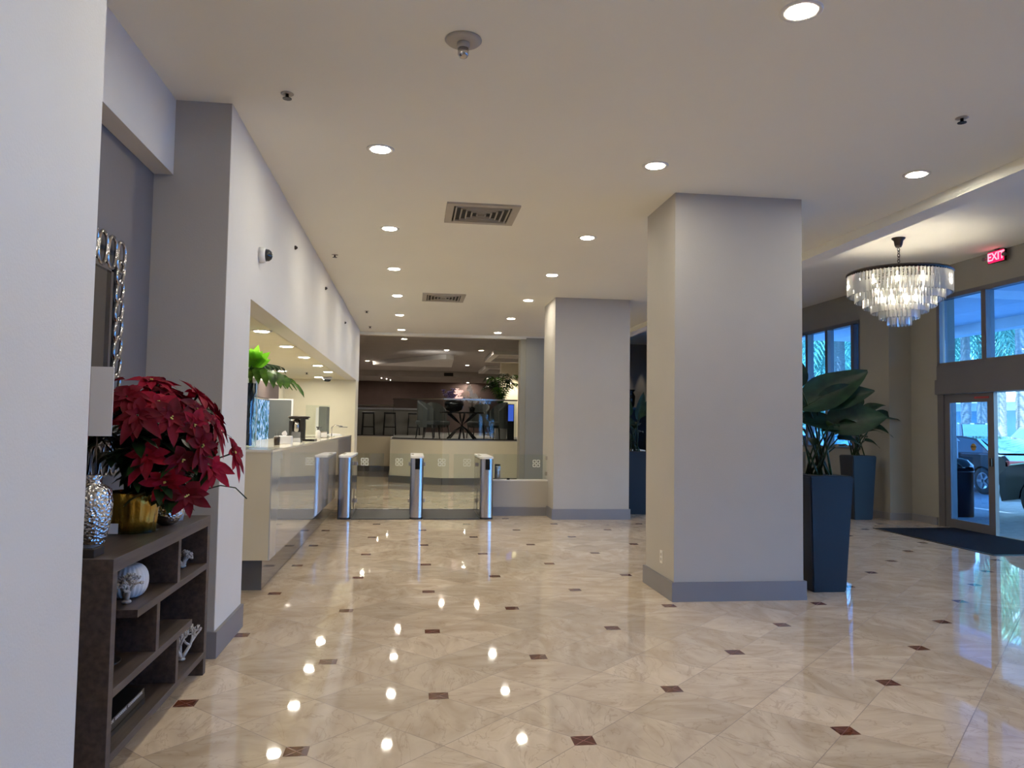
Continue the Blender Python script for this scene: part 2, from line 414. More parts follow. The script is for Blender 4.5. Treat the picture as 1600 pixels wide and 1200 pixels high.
struct('wall_left_reception', MB().box(-1.42, XW+.004, 5.93, 17.65, 2.41, CZ), MT['white'], 'white bulkhead wall above the reception opening', 'wall')
struct('wall_left_jamb', MB().box(-3.2, XW, 16.85, 17.65, 0, 3.56), MT['cream'], 'cream end wall of the reception recess', 'wall')
struct('wall_reception_back', MB().box(-2.95, -2.71, 5.9, 16.9, 0, 2.6), MT['cream'], 'cream back wall behind the reception desk', 'wall')
struct('wall_reception_near', MB().box(-3, -1.9, 5.85, 5.95, 0, 2.6), MT['cream'], 'near side wall of the reception recess', 'wall')
struct('ceiling_reception', MB().box(-2.95, XW-.19, 5.93, 16.9, 2.41, 2.55), MT['cream'], 'lowered beige soffit over the reception desk', 'ceiling')
struct('wall_behind', MB().box(-2.2, 8.9, -6.3, -6, 0, 4.3), MT['white'], 'wall behind the viewpoint', 'wall')
# grey wall right of the lounge opening
struct('wall_far', MB().box(2.62, 4.6, 17.9, 18.2, 0, 3.55), MT['rightwall'], 'plain grey wall to the right of the lounge opening', 'wall')
struct('wall_far_reveal', MB().box(2.5, 2.64, 17.95, 18.35, 0, 3.52), MT['rightwall'], 'dark narrow reveal beside the lounge glass', 'wall')

# right storefront wall, plane X = 8.4
RX = 8.4
w = MB()
w.box(RX, 8.7, -6, 11.46, 3.68, 4.2); w.box(RX, 8.7, 11.46, 24.2, 3.6, 4.2)
w.box(RX, 8.7, 11.46, 13.6, 0, 3.6)
w.box(RX, 8.7, 13.6, 24.2, 0, 1.13); w.box(RX, 8.7, 20.2, 24.2, 1.13, 3.6)
w.box(RX, 8.7, -6, -4, 0, 3.7)
struct('wall_right', w, MT['rightwall'], 'beige grey wall framing the entrance and the tall windows', 'wall')
struct('trim_3', MB().box(8.0, RX, 12.15, 13.0, 0, 4.14), MT['rightwall'], 'beige pilaster projecting between windows and entrance', 'pilaster')
w = MB(); w.box(7.975, RX, 12.125, 13.0, 0, .12); w.box(RX-.03, RX, 11.5, 12.125, 0, .12); w.box(RX-.03, RX, 13.0, 24, 0, .12)
struct('baseboard_right', w, MT['base'], 'grey baseboard along the entrance wall and pilaster', 'baseboard')
# transoms and headers
def window(n, y0, y1, z0, z1, mull, label):
    t = tag(bpy.data.objects.new('window_%d' % n, None), label, 'window', None, 'structure'); COL.objects.link(t)
    f = MB(); e = .07
    f.box(RX-.02, RX+.12, y0, y1, z1-e, z1); f.box(RX-.02, RX+.12, y0, y1, z0, z0+e*.6)
    f.box(RX-.02, RX+.12, y0, y0+e, z0, z1); f.box(RX-.02, RX+.12, y1-e, y1, z0, z1)
    f.build('window_frame', MT['trim'], t)
    for y in mull: MB().box(RX-.02, RX+.12, y-.05, y+.05, z0+.03, z1-.05).build('mullion', MT['trim'], t)
    ys = [y0+e]+sorted(mull)+[y1-e]
    for a, b in zip(ys, ys[1:]): MB().box(RX+.05, RX+.06, a+.03, b-.03, z0+.04, z1-.06).build('pane', MT['winglass'], t)
window(1, -4, 11.46, 2.55, 3.68, [-2.2, -.4, 1.4, 3.2, 5.0, 6.8, 8.6, 10.42], 'band of transom windows above the entrance doors')
window(2, 13.6, 20.2, 1.13, 3.6, [13.88+.0, 14.82, 15.62, 16.6, 17.6, 18.6], 'tall mullioned windows beyond the pilaster')
w = MB(); w.box(RX-.03, 8.62, -4, 11.46, 2.32, 2.55); w.box(RX-.08, 8.62, -4, 11.44, 2.09, 2.32)
struct('trim_4', w, MT['trim'], 'dark grey stepped header above the sliding doors', 'door header')
w = MB(); w.box(RX-.02, 8.6, 11.32, 11.46, 0, 2.09); w.box(RX-.02, 8.6, 6.9, 7.0, 0, 2.09); w.box(RX-.02, 8.6, -4, -3.9, 0, 2.09)
struct('trim_5', w, MT['trim'], 'grey upright jambs beside the entrance doors', 'door jamb')
window(3, -3.9, 6.9, 0.02, 2.09, [-1.9, .1, 2.0, 3.9, 5.4], 'lower storefront windows nearer than the entrance')

def sliding_door(n, y0, y1, label, stick):
    t = tag(bpy.data.objects.new('door_%d' % n, None), label, 'door', None, 'structure'); COL.objects.link(t)
    f = MB(); a = .13
    f.box(RX+.0, RX+.06, y0, y1, 1.95, 2.085); f.box(RX+.0, RX+.06, y0, y1, .005, .14)
    f.box(RX+.0, RX+.06, y0, y0+a, .14, 1.95); f.box(RX+.0, RX+.06, y1-a, y1, .14, 1.95)
    f.build('door_frame', MT['trim'], t)
    MB().box(RX+.025, RX+.035, y0+a, y1-a, .14, 1.95).build('pane', MT['winglass'], t)
    if stick:
        MB().lathe([(.055, 0), (.055, .004)], M=Matrix.Translation((RX+.022, 10.72, 1.27)) @ Matrix.Rotation(-PI/2, 4, 'Y'), n=20).build('round_sticker', MT['sticker'], t, 'round yellow and dark sticker at eye level')
        MB().box(RX+.018, RX+.0235, 10.66, 10.78, 1.265, 1.285).build('sticker_band', MT['black'], t, 'dark band across round sticker')
        MB().box(RX-.004, RX, 10.36, 10.66, 2.0, 2.03).build('warning_strip', MT['redtxt'], t, 'small red warning strip')
        MB().box(RX-.03, RX, 10.3, 10.34, 1.0, 1.12).build('door_handle', MT['darkmetal'], t)
sliding_door(1, 10.27, 11.33, 'glazed sliding entrance leaf beside the open gap', True)
sliding_door(2, 7.0, 8.2, 'second glazed sliding leaf beyond the picture edge', False)

# lounge shell
struct('wall_lounge_far', MB().box(-6, 4.6, 36, 36.2, 0, 3.8), MT['brown'], 'dark brown far wall of the lounge', 'wall')
struct('wall_lounge_left', MB().box(-6.2, -6, 17.6, 36.2, 0, 3.8), MT['brown'], 'dark left wall of the lounge', 'wall')
struct('wall_lounge_near', MB().box(-6, -3.1, 17.45, 17.65, 0, 3.8), MT['cream'], 'inner side wall beside the reception recess', 'wall')
struct('wall_lounge_right', MB().box(4.45, 4.6, 18.2, 36.2, 0, 3.8), MT['brown'], 'right side wall of the lounge', 'wall')
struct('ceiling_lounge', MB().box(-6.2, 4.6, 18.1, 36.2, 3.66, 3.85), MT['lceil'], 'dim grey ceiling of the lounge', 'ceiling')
struct('wall_far_right', MB().box(4.6, 8.6, 24, 24.2, 0, 4.2), MT['rightwall'], 'far end wall beyond the tall planters', 'wall')
# trays in lounge ceiling
def tray(x0, x1, y0, y1, z0, label, rz=0, th=.08):
    t = MB(); b = .18
    t.box(x0, x1, y0, y0+b, z0, z0+th); t.box(x0, x1, y1-b, y1, z0, z0+th); t.box(x0, x0+b, y0+b, y1-b, z0, z0+th); t.box(x1-b, x1, y0+b, y1-b, z0, z0+th)
    return t
struct('trim_6', MB().prism([(-1.4, 27.2), (1.0, 24.0), (1.25, 24.2), (1.35, 27.6), (-1.3, 27.5)], 3.52, 3.66), MT['whitetrim'], 'angled light cove edge in the lounge ceiling', 'ceiling trim')
struct('trim_7', tray(2.3, 4.2, 22.3, 25.2, 3.54, '', th=.12), MT['whitetrim'], 'square light cove near the palm in the lounge ceiling', 'ceiling trim')
struct('trim_8', tray(2.6, 4.4, 28, 31, 3.54, '', th=.12), MT['whitetrim'], 'farther square light cove in the lounge ceiling', 'ceiling trim')
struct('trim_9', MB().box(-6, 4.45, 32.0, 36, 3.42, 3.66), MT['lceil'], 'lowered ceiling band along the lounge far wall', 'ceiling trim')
struct('trim_10', MB().box(2.95, 4.43, 26, 26.3, 1.1, 3.66), MT['cream'], 'lit pale wall end behind the lounge palm', 'wall')
struct('trim_11', MB().box(-2.75, -2.1, 30, 30.4, 1.1, 3.4), MT['brick'], 'lit pale brick column at the left of the lounge', 'column')
# raised platform
plat = [(-.55, 20.05), (.75, 19.12), (2.64, 19.32), (4.44, 19.4), (4.44, 35.99), (-5.99, 35.99), (-5.99, 25.6), (-.62, 24.3)]
p = thing('lounge_platform', 'raised lounge platform with cream angled front wall', 'platform')
MB().prism(plat, 0, 1.079).build('platform_body', MT['cream'], p)
def offs(pl, d=.03): return pl
bb = MB()
def strip(a, b, z0, z1, th):
    a = Vector((*a, 0)); b = Vector((*b, 0)); d = (b-a).normalized(); n = Vector((d.y, -d.x, 0))
    pts = [a-n*.005, b-n*.005, b+n*th, a+n*th]
    return [(q.x, q.y) for q in pts], z0, z1
for a, b in ((plat[0], plat[1]), (plat[1], plat[2]), (plat[6], plat[7]), (plat[7], plat[0])): bb.prism(*strip(a, b, 0, .17, .03))
bb.build('platform_baseboard', MT['kick'], p)
cp = MB()
for a, b in ((plat[0], plat[1]), (plat[1], plat[2]), (plat[6], plat[7]), (plat[7], plat[0])): cp.prism(*strip(a, b, 1.08, 1.1, .02))
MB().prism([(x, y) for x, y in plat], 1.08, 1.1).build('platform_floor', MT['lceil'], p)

def railing(pts, z0, z1, label, name='glass_railing'):
    t = thing(name, label, 'railing')
    for a, b in zip(pts, pts[1:]):
        A = Vector((*a, 0)); B = Vector((*b, 0)); d = (B-A).normalized(); n = Vector((-d.y, d.x, 0))
        L = (B-A).length; k = max(1, round(L/1.3))
        for i in range(k):
            q0 = A+d*(L*i/k+.01); q1 = A+d*(L*(i+1)/k-.01)
            MB().prism([(q.x, q.y) for q in (q0, q1, q1+n*.012, q0+n*.012)], z0, z1).build('glass_panel', MT['railglass'], t)
        MB().prism([(q.x, q.y) for q in (A-n*.02, B-n*.02, B+n*.03, A+n*.03)], z1, z1+.035).build('top_rail', MT['steel'], t)
        MB().prism([(q.x, q.y) for q in (A-n*.015, B-n*.015, B+n*.025, A+n*.025)], z0-.001, z0+.03).build('bottom_channel', MT['black'], t)
def inset(pt, dx, dy): return (pt[0]+dx, pt[1]+dy)
railing([(-.5, 20.12), (.76, 19.2), (2.63, 19.4)], 1.1, 2.1, 'dark tinted glass railing in front of the round table')
railing([(-.57, 24.38), (-2.9, 24.95)], 1.1, 2.03, 'farther left glass railing in front of the bar stools')

# ------------------------------------------------------------------ pillars
def pillar(name, x0, x1, y0, y1, label):
    t = thing(name, label, 'pillar', ((x0+x1)/2, (y0+y1)/2, 0)); hx, hy = (x1-x0)/2, (y1-y0)/2
    MB().box(-hx, hx, -hy, hy, 0, CZ).build('shaft', MT['taupe'], t)
    b = MB(); e = .022
    b.box(-hx-e, hx+e, -hy-e, -hy, 0, .165); b.box(-hx-e, hx+e, hy, hy+e, 0, .165); b.box(-hx-e, -hx, -hy, hy, 0, .165); b.box(hx, hx+e, -hy, hy, 0, .165)
    b.build('pillar_baseboard', MT['base'], t); return t
pillar('square_pillar', 2.27, 3.455, 6.515, 7.33, 'large square taupe pillar nearest the camera, beside the dark planter')
pillar('square_pillar', 2.265, 3.51, 12.26, 13.3, 'farther square grey pillar beside the low turnstile wall')
o = thing('wall_outlet', 'small white wall outlet low on the near pillar side', 'outlet', (2.27, 6.84, .27))
MB().box(-.008, 0, -.035, .035, 0, .115, bev=.002).build('cover_plate', MT['whitetrim'], o)
for z in (.035, .08): MB().box(-.011, -.008, -.012, .012, z-.012, z+.012).build('socket', MT['vent'], o)

# ------------------------------------------------------------------ ceiling fittings
def downlight_proto():
    t = thing('recessed_downlight', 'x', 'ceiling light')
    MB().lathe([(.072, -.004), (.098, -.01), (.105, -.004), (.105, 0), (.072, 0)], n=28, cap=False).build('trim_ring', MT['whitetrim'], t)
    MB().lathe([(.074, -.003), (.07, -.008), (.02, -.010)], n=28).build('lens', MT['light'], t)
    return t
DL = None
def put_light(x, y, z, label, group):
    global DL
    if DL is None: DL = downlight_proto(); o = DL; o.location = (x, y, z); o['label'] = label; o['group'] = group
    else: o = dup(DL, (x, y, z), 0, label, group)
    return o
ys = [1.2, 3.53, 5.86, 8.27, 10.45, 12.66, 14.93, 17.3]
for k, y in enumerate(ys):
    if k > 1: put_light(-.285, y, CZ, 'round recessed downlight, %s from the camera in the left ceiling row' % ORD[k-2], 'downlights of the left ceiling row')
    elif k == 1: pass
    put_light(1.875, y, CZ, 'round recessed downlight, %s in view of the middle ceiling row' % ORD[k-1] if k else 'round recessed downlight above and behind the viewpoint, middle row', 'downlights of the middle ceiling row')
for k, y in enumerate([1.2, 3.4]): put_light(-.285, y, CZ, ['round recessed downlight overhead behind the frame edge, left row', 'round recessed downlight just outside the top edge, left row'][k], 'downlights of the left ceiling row')
put_light(4.014, 5.7, CZ, 'round recessed downlight right of the near pillar by the dropped beam', 'downlights by the beam')
put_light(4.014, 1.2, CZ, 'round recessed downlight near the beam behind the viewpoint', 'downlights by the beam')
put_light(4.014, 10.5, CZ, 'round recessed downlight hidden behind the near pillar by the beam', 'downlights by the beam')
for k, y in enumerate([8.03, 9.59, 11.14, 12.72, 14.27]):
    put_light(-1.53, y, 2.41, 'small recessed light in the reception soffit, %s from the plant' % ORD[k], 'reception soffit lights')
put_light(-1.9, 15.97, 2.41, 'small recessed light in the reception soffit, set back by the cream wall', 'reception soffit lights')
for k, y in enumerate([8.8, 11.8, 14.3]):
    put_light(-2.35, y, 2.41, 'small recessed light in the reception soffit over the staff side, %s from the camera' % ORD[k], 'reception soffit lights')

LL = thing('lounge_spotlight', 'bright spotlight in the lounge ceiling nearest the beam', 'ceiling light', (-.25, 19.9, 3.66), 0, 'lounge ceiling lights')
MB().lathe([(.06, -.004), (.095, -.012), (.1, 0)], n=20, cap=False).build('trim_ring', MT['whitetrim'], LL)
MB().lathe([(.07, -.002), (.03, -.012)], n=20).build('lens', MT['lightdim'], LL)
for k, (x, y, z, lb) in enumerate([(.95, 22.6, 3.66, 'small lounge ceiling light between the two coves'), (1.95, 22.4, 3.66, 'small lounge ceiling light left of the square cove'), (-1.6, 27.3, 3.66, 'small lounge ceiling light left of the angled cove'),
        (.15, 28.6, 3.66, 'small lounge ceiling light behind the angled cove'), (1.95, 28.2, 3.66, 'small lounge ceiling light before the far square cove'), (-2.6, 32.6, 3.42, 'small lounge ceiling light over the brick column'),
        (-1.35, 33.4, 3.42, 'first of three close lounge lights at the far wall'), (-1.15, 34, 3.42, 'second of three close lounge lights at the far wall'), (-1.0, 34.7, 3.42, 'third of three close lounge lights at the far wall'),
        (2.5, 35.6, 3.42, 'far lounge light washing the brown wall')]):
    d_ = dup(LL, (x, y, z), 0, lb)
    if 'three close' in lb: d_.scale = (.45, .45, .45)

def vent(x0, x1, y0, y1, label):
    t = thing('ceiling_vent', label, 'vent', ((x0+x1)/2, (y0+y1)/2, CZ)); hx, hy = (x1-x0)/2, (y1-y0)/2; f = .07
    b = MB(); b.box(-hx, hx, -hy, -hy+f, -.018, 0); b.box(-hx, hx, hy-f, hy, -.018, 0); b.box(-hx, -hx+f, -hy+f, hy-f, -.018, 0); b.box(hx-f, hx, -hy+f, hy-f, -.018, 0)
    b.build('frame', MT['vent'], t)
    MB().box(-hx+f, hx-f, -hy+f, hy-f, -.004, 0).build('backing', MT['ventdark'], t)
    s = MB(); k = 0
    m = min(hx, hy)-f
    for i in range(5):
        r = m*(.93-i*.19); rx = r+(hx-f-m); ry = r+(hy-f-m); q = .012
        s.box(-rx, rx, -ry, -ry+q, -.022, -.004); s.box(-rx, rx, ry-q, ry, -.022, -.004); s.box(-rx, -rx+q, -ry, ry, -.022, -.004); s.box(rx-q, rx, -ry, ry, -.022, -.004)
    s.build('louvre_blades', MT['vent'], t)
vent(.28, .98, 7.16, 7.86, 'large square ceiling air vent nearer the camera')
vent(.12, .81, 12.3, 13.05, 'farther square ceiling air vent above the turnstiles')
# strobe / beacon
t = thing('ceiling_beacon', 'round ceiling strobe with clear lamp near the top of the view', 'beacon', (.23, 4.085, CZ))
MB().lathe([(.098, 0), (.1, -.006), (.09, -.016), (.04, -.02)], n=32).build('base_plate', MT['vent'], t)
MB().lathe([(.035, -.02), (.034, -.045), (.03, -.05)], n=20).build('collar', MT['vent'], t)
MB().lathe([(.03, -.048), (.03, -.085), (.022, -.098), (.012, -.1)], n=10).build('lamp_lens', MT['chrome'], t)
def sprinkler(x, y, z, label, s=1):
    t = thing('ceiling_sprinkler', label, 'sprinkler', (x, y, z), 0, 'ceiling sprinklers')
    MB().lathe([(.032*s, 0), (.034*s, -.004), (.02*s, -.006)], n=16).build('escutcheon', MT['vent'], t)
    MB().lathe([(.009*s, -.005), (.009*s, -.03), (.024*s, -.032), (.024*s, -.036)], n=12).build('sprinkler_head', MT['darkmetal'], t)
for x, y, z, lb in [(-.832, 4.948, CZ, 'dark ceiling sprinkler above the left pier'), (3.572, 4.605, CZ, 'dark ceiling sprinkler right of the near pillar top'),
        (-1.0, 9.716, CZ, 'small dark sprinkler near the reception bulkhead'), (-.887, 14.55, CZ, 'distant sprinkler in the left ceiling, nearer of two'), (-.95, 16.87, CZ, 'most distant sprinkler in the left ceiling corner'),
        (2.0, 19.2, 3.66, 'dark sprinkler just inside the lounge ceiling'), (-1.95, 14.6, 2.41, 'tiny sprinkler in the reception soffit')]:
    sprinkler(x, y, z, lb, 1.2)
# security cameras
t = thing('dome_camera', 'white dome security camera high on the left white wall', 'security camera', (XW+.004, 6.2, 2.8))
R = Matrix.Rotation(PI/2, 4, 'Y')
MB().lathe([(.062, 0), (.062, .03), (.056, .05)], n=24, M=R).build('housing', MT['whitetrim'], t)
MB().lathe([(.05, .05), (.045, .075), (.03, .092), (.01, .1)], n=24, M=R).build('dome_lens', MT['blackgloss'], t)
t = thing('dome_camera', 'white dome security camera on the reception soffit', 'security camera', (-1.72, 15.9, 2.41))
MB().lathe([(.1, 0), (.1, -.03), (.085, -.05)], n=24).build('housing', MT['whitetrim'], t)
MB().lathe([(.08, -.05), (.06, -.09), (.02, -.1)], n=24).build('dome_lens', MT['blackgloss'], t)
for x, y, z, lb in ((XW+.004, 7.94, 3.255, 'tiny dark sidewall sensor nearest on the bulkhead'), (XW+.004, 10.69, 3.32, 'tiny dark sidewall sensor in the middle of the bulkhead'), (XW+.004, 13.78, 3.25, 'tiny dark sidewall sensor farthest on the bulkhead')):
    MB().lathe([(.022, 0), (.022, .012), (.008, .03)], n=10, M=Matrix.Translation((x, y, z)) @ R).build('wall_sensor', MT['darkmetal'], None, lb, 'sensor', 'bulkhead sensors')

# exit sign
t = thing('exit_sign', 'glowing red exit sign hanging from the raised ceiling', 'sign', (8.3, 10.03, 4.14))
MB().box(-.02, .02, -.16, .16, -.2, -.025, bev=.004).build('housing', MT['darkmetal'], t)
MB().box(-.0225, -.0195, -.15, .15, -.19, -.035).build('face_panel', MT['exitred'], t)
MB().box(-.015, .015, -.03, .03, -.03, 0).build('ceiling_mount', MT['trim'], t)
for sy in (-1, 1):
    MB().lathe([(.02, 0), (.028, .03), (.028, .05)], n=12, M=Matrix.Translation((-.02, sy*.19, -.12)) @ Matrix.Rotation(-PI/2, 4, 'Y')).tube([(0, sy*.16, -.12), (-.02, sy*.19, -.12)], .008).build('emergency_lamp', MT['trim'], t)
cu = bpy.data.curves.new('exit_text', 'FONT'); cu.body = 'EXIT'; cu.size = .16; cu.align_x = 'CENTER'; cu.align_y = 'CENTER'; cu.extrude = .001; cu.offset = .003
to = bpy.data.objects.new('exit_text_tmp', cu); COL.objects.link(to)
bpy.context.view_layer.update()
me = bpy.data.meshes.new_from_object(to.evaluated_get(bpy.context.evaluated_depsgraph_get())); bpy.data.objects.remove(to)
me.materials.clear(); me.materials.append(MT['exitletter'])
lt = bpy.data.objects.new('exit_lettering', me); COL.objects.link(lt); lt.parent = t
lt.rotation_euler = Euler((PI/2, 0, -PI/2)); lt.location = (-.0245, 0, -.112)

# ------------------------------------------------------------------ chandelier
CX, CY = 6.56, 9.72
t = thing('crystal_chandelier', 'tiered round crystal chandelier hanging over the entrance', 'chandelier', (CX, CY, 4.14))
MB().lathe([(.09, 0), (.088, -.012), (.06, -.04), (.05, -.1), (.035, -.13), (.012, -.135)], n=24).build('canopy', MT['darkmetal'], t)
ch = MB(); z = -.135; k = 0
while z > -.42:
    pts = [Vector((.017*math.cos(a), 0, .027*math.sin(a))) for a in [2*PI*i/10 for i in range(10)]]
    if k % 2: pts = [Vector((0, v.x, v.z)) for v in pts]
    ch.loop_tube([v+Vector((0, 0, z-.025)) for v in pts], .0055, 5); z -= .04; k += 1
ch.tube([(0, 0, -.4), (0, 0, -1.05)], .01)
ch.build('chain', MT['darkmetal'], t)
TZ = -.50
rg = MB(); rg.lathe([(.66, TZ-.015), (.67, TZ), (.66, TZ+.025), (.645, TZ+.025), (.645, TZ-.015)], n=56, cap=False)
for k in range(4):
    a = k*PI/2+.4; rg.tube([(0, 0, TZ+.06), (.65*math.cos(a), .65*math.sin(a), TZ+.01)], .008)
rg.build('top_ring', MT['darkmetal'], t)
tiers = [(.64, TZ-.01, -.80), (.545, -.60, -.885), (.445, -.72, -.97), (.345, -.81, -1.045), (.24, -.90, -1.125), (.14, -.98, -1.215)]
for i, (r, z1, z0) in enumerate(tiers):
    g = MB(); n = int(2*PI*r/.048)
    for k in range(n):
        a = 2*PI*k/n; M = Matrix.Translation((r*math.cos(a), r*math.sin(a), 0)) @ Matrix.Rotation(a, 4, 'Z')
        q = .0135
        vs = [[g.bm.verts.new(M @ Vector((dx, dy, zz))) for dx, dy in ((q*1.2, 0), (-q*.6, q*1.25), (-q*.6, -q*1.25))] for zz in (z0+.012, z1)]
        tip = g.bm.verts.new(M @ Vector((0, 0, z0)))
        for j in range(3):
            g.bm.faces.new((vs[0][j], vs[0][(j+1)%3], vs[1][(j+1)%3], vs[1][j])); g.bm.faces.new((vs[0][(j+1)%3], vs[0][j], tip))
    g.build('crystal_tier', MT['crystal'], t)
    MB().lathe([(r-.006, z1), (r+.006, z1), (r+.006, z1-.012), (r-.006, z1-.012)], n=48, cap=False).build('tier_ring', MT['darkmetal'], t)
for k in range(20):
    a = 2*PI*k/20; r = .5 if k % 2 else .26; z = -.64 if k % 2 else -.84
    MB().ball((r*math.cos(a), r*math.sin(a), z), .03, 2, (1, 1, 1.4)).tube([(r*math.cos(a), r*math.sin(a), z+.03), (r*math.cos(a), r*math.sin(a), z+.09)], .01).build('bulb', MT['bulb'], t)
arms = MB()
for k in range(20):
    a = 2*PI*k/20; r = .5 if k % 2 else .26; z = -.55 if k % 2 else -.75
    arms.tube([(0, 0, z), (r*math.cos(a), r*math.sin(a), z)], .006, 6)
arms.build('lamp_arms', MT['darkmetal'], t)

# ------------------------------------------------------------------ reception desk
t = thing('reception_desk', 'long glossy white reception desk with cream end panel and dark kick', 'desk', (-1.55, 11.3, 0))
OX, OY = 1.55, -11.3
def L(mb, name, m, par, label=None): 
    bmesh.ops.translate(mb.bm, verts=mb.bm.verts, vec=(OX, OY, 0)); return mb.build(name, m, par, label)
L(MB().box(-2.0, -1.211, 6.95, 15.75, .3, 1.23), 'desk_body', MT['deskend'], t)
L(MB().box(-1.211, -1.2, 6.95, 15.75, .3, 1.235), 'front_panel', MT['desk'], t, 'glossy white front panel')
L(MB().box(-2.02, -1.198, 6.94, 15.76, 1.23, 1.25), 'countertop', MT['desktop'], t)
L(MB().box(-1.95, -1.3, 7.18, 15.6, 0, .3), 'kick_base', MT['kick'], t, 'dark grey glossy recessed base')
# objects on desk (z 1.25)
DZ = 1.25
v = thing('glass_vase', 'tall clear glass vase with dark strands and split palm leaves', 'vase', (-1.58, 7.75, DZ))
MB().lathe([(.085, 0), (.085, .66)], n=28, cap=False).lathe([(.08, .012), (.08, .66)], n=28, cap=False).build('vase_glass', MT['glass'], v)
MB().lathe([(.085, 0), (.085, .012)], n=28).build('vase_base', MT['glass'], v)
q = MB()
for k in range(42):
    a = random.uniform(0, 2*PI); r = random.uniform(.02, .07)
    pts = [(r*math.cos(a+j*.35)*(.7+.3*math.sin(j+k)), r*math.sin(a+j*.35)*(.7+.3*math.cos(j+k)), .015+.6*j/7) for j in range(8)]
    q.tube(pts, .0085, 4)
q.build('dark_strands', mat('dark_blue_strands', (34, 36, 52), .4), v)
q = MB()
stems = [((.02, 0, .3), (0, .02, .72), (.03, -.05, .78)), ((0, 0, .3), (-.03, 0, .75), (-.06, -.03, .86)), ((0, 0, .3), (.03, .02, .8), (.08, .1, .84)), ((0, 0, .3), (-.07, -.02, .7), (-.12, -.06, .64))]
for s_ in stems: q.tube(s_, .008, 6)
q.build('stems', MT['leafmid'], v)
def splitleaf(c, d, L_, W_, up=(0, 0, 1), droop=.5, k=6):
    q = MB(); c = Vector(c); d = Vector(d).normalized(); up = Vector(up); sd = d.cross(up).normalized()
    rib = [c + d*L_*t - Vector((0, 0, 1))*droop*L_*t*t for t in [i/k for i in range(k+1)]]
    q.tube(rib, .006, 5)
    for i in range(k):
        w = W_*(.55+.45*math.sin(PI*(i+.7)/k))
        for sg in (-1, 1):
            dd = (sd*sg*.8 + d*.55 - Vector((0, 0, 1))*.45)
            q.leaf(rib[i], dd, up, w, L_/k*1.25, droop=.35, fold=.15, n=4)
    q.leaf(rib[-1], d - Vector((0, 0, 1))*.9, up, W_*.6, L_/k*1.4, droop=.3, n=4)
    return q
splitleaf((.0, 0, .76), (.93, -.3, .12), .46, .26, droop=.42).build('split_leaf', MT['leafmid'], v, 'large drooping split leaf')
splitleaf((.0, .03, .8), (.75, .4, .15), .3, .13, droop=.2).build('split_leaf', MT['leafdark'], v)
splitleaf((-.03, 0, .8), (-.8, -.25, .25), .3, .15, droop=.3).build('split_leaf', MT['leafdark'], v)
splitleaf((-.05, -.02, .78), (-.2, -.9, -.1), .2, .12, droop=.3).build('split_leaf', MT['leafmid'], v)
bl = MB()
for k in range(6):
    a = -.5+k*.32; bl.leaf((.02, 0, .77), (math.sin(a)*.9+.15, -.1, math.cos(a)), (-.2, -1, .1), .2 if k % 2 else .24, .1, .04, .12, 6)
bl.build('bright_leaf', MT['leafbright'], v, 'lime green upright leaf')
MB().leaf((-.03, 0, .78), (-.12, -.1, .95), (-.5, -.9, 0), .2, .09, 0, .3).build('dark_leaf', MT['leafdark'], v)

t = thing('tissue_box', 'small white box lying on the desk near its front edge', 'box', (-1.42, 8.9, DZ))
MB().box(-.09, .09, -.06, .06, 0, .09, bev=.006).build('carton', MT['paper'], t); MB().leaf((0, 0, .09), (.3, 0, 1), (0, 1, 0), .06, .06, 0, .2).build('tissue', MT['paper'], t)
t = thing('pen_cup', 'small dark cup on the desk beside the vase', 'cup', (-1.4, 8.35, DZ))
MB().lathe([(.03, 0), (.034, .09), (.03, .09), (.027, .01)], n=16).build('cup_body', MT['darkmetal'], t)
for k in range(3): MB().tube([(.008*k-.008, 0, .02), (.02*k-.02, .01, .15)], .004, 6).build('pen', MT['black'], t)
t = thing('desk_phone', 'black telephone on the desk left of the steel dispenser', 'telephone', (-1.44, 9.75, DZ))
MB().frustum(0, 0, .2, .18, 0, .05, .18, .1).build('phone_base', MT['black'], t)
MB().box(-.09, -.05, -.09, .09, .05, .085, bev=.01).build('handset', MT['blackgloss'], t)
MB().box(-.03, .08, .0, .012, .05, .13, Matrix.Rotation(-.3, 4, 'X')).build('phone_display', MT['black'], t)
t = thing('drink_dispenser', 'black and steel dispenser with flat top on a dark tray', 'dispenser', (-1.47, 10.4, DZ))
MB().box(-.2, .22, -.14, .14, 0, .025, bev=.006).build('tray', MT['blackgloss'], t)
MB().box(-.12, -.08, -.05, .05, .025, .26).box(.02, .08, -.05, .05, .025, .3).build('column', MT['black'], t)
MB().lathe([(.05, .04), (.052, .2), (.045, .27), (.03, .28)], n=20, cx=-.025).build('canister', MT['chrome'], t)
MB().lathe([(.14, .3), (.145, .31), (.13, .322)], n=24).build('lid', MT['darkmetal'], t)
MB().box(-.12, .12, -.04, .04, .28, .3).build('top_bracket', MT['black'], t)
t = thing('sneeze_guard', 'clear acrylic screen standing on the desk', 'screen', (-1.5, 12.9, DZ))
MB().box(-.22, .16, -.004, .004, .012, .52).build('acrylic_sheet', MT['glass'], t); MB().box(-.22, .16, -.08, .08, 0, .012).build('foot', MT['chrome'], t)
t = thing('monitor', 'slim dark computer monitor seen edge on behind the desk', 'monitor', (-1.72, 14.0, DZ))
MB().box(.1, .24, -.2, .2, .04, .52, bev=.006).build('monitor_case', MT['charfab'], t); MB().box(.05, .1, -.19, .19, .06, .5).build('display', MT['paper'], t); MB().box(.1, .26, -.09, .09, 0, .012).build('stand_foot', MT['chrome'], t)
MB().box(.15, .19, -.02, .02, .012, .06).build('stand_neck', MT['chrome'], t)
t = thing('sanitizer_bottle', 'clear pump bottle with black pump on the desk', 'bottle', (-1.4, 11.9, DZ))
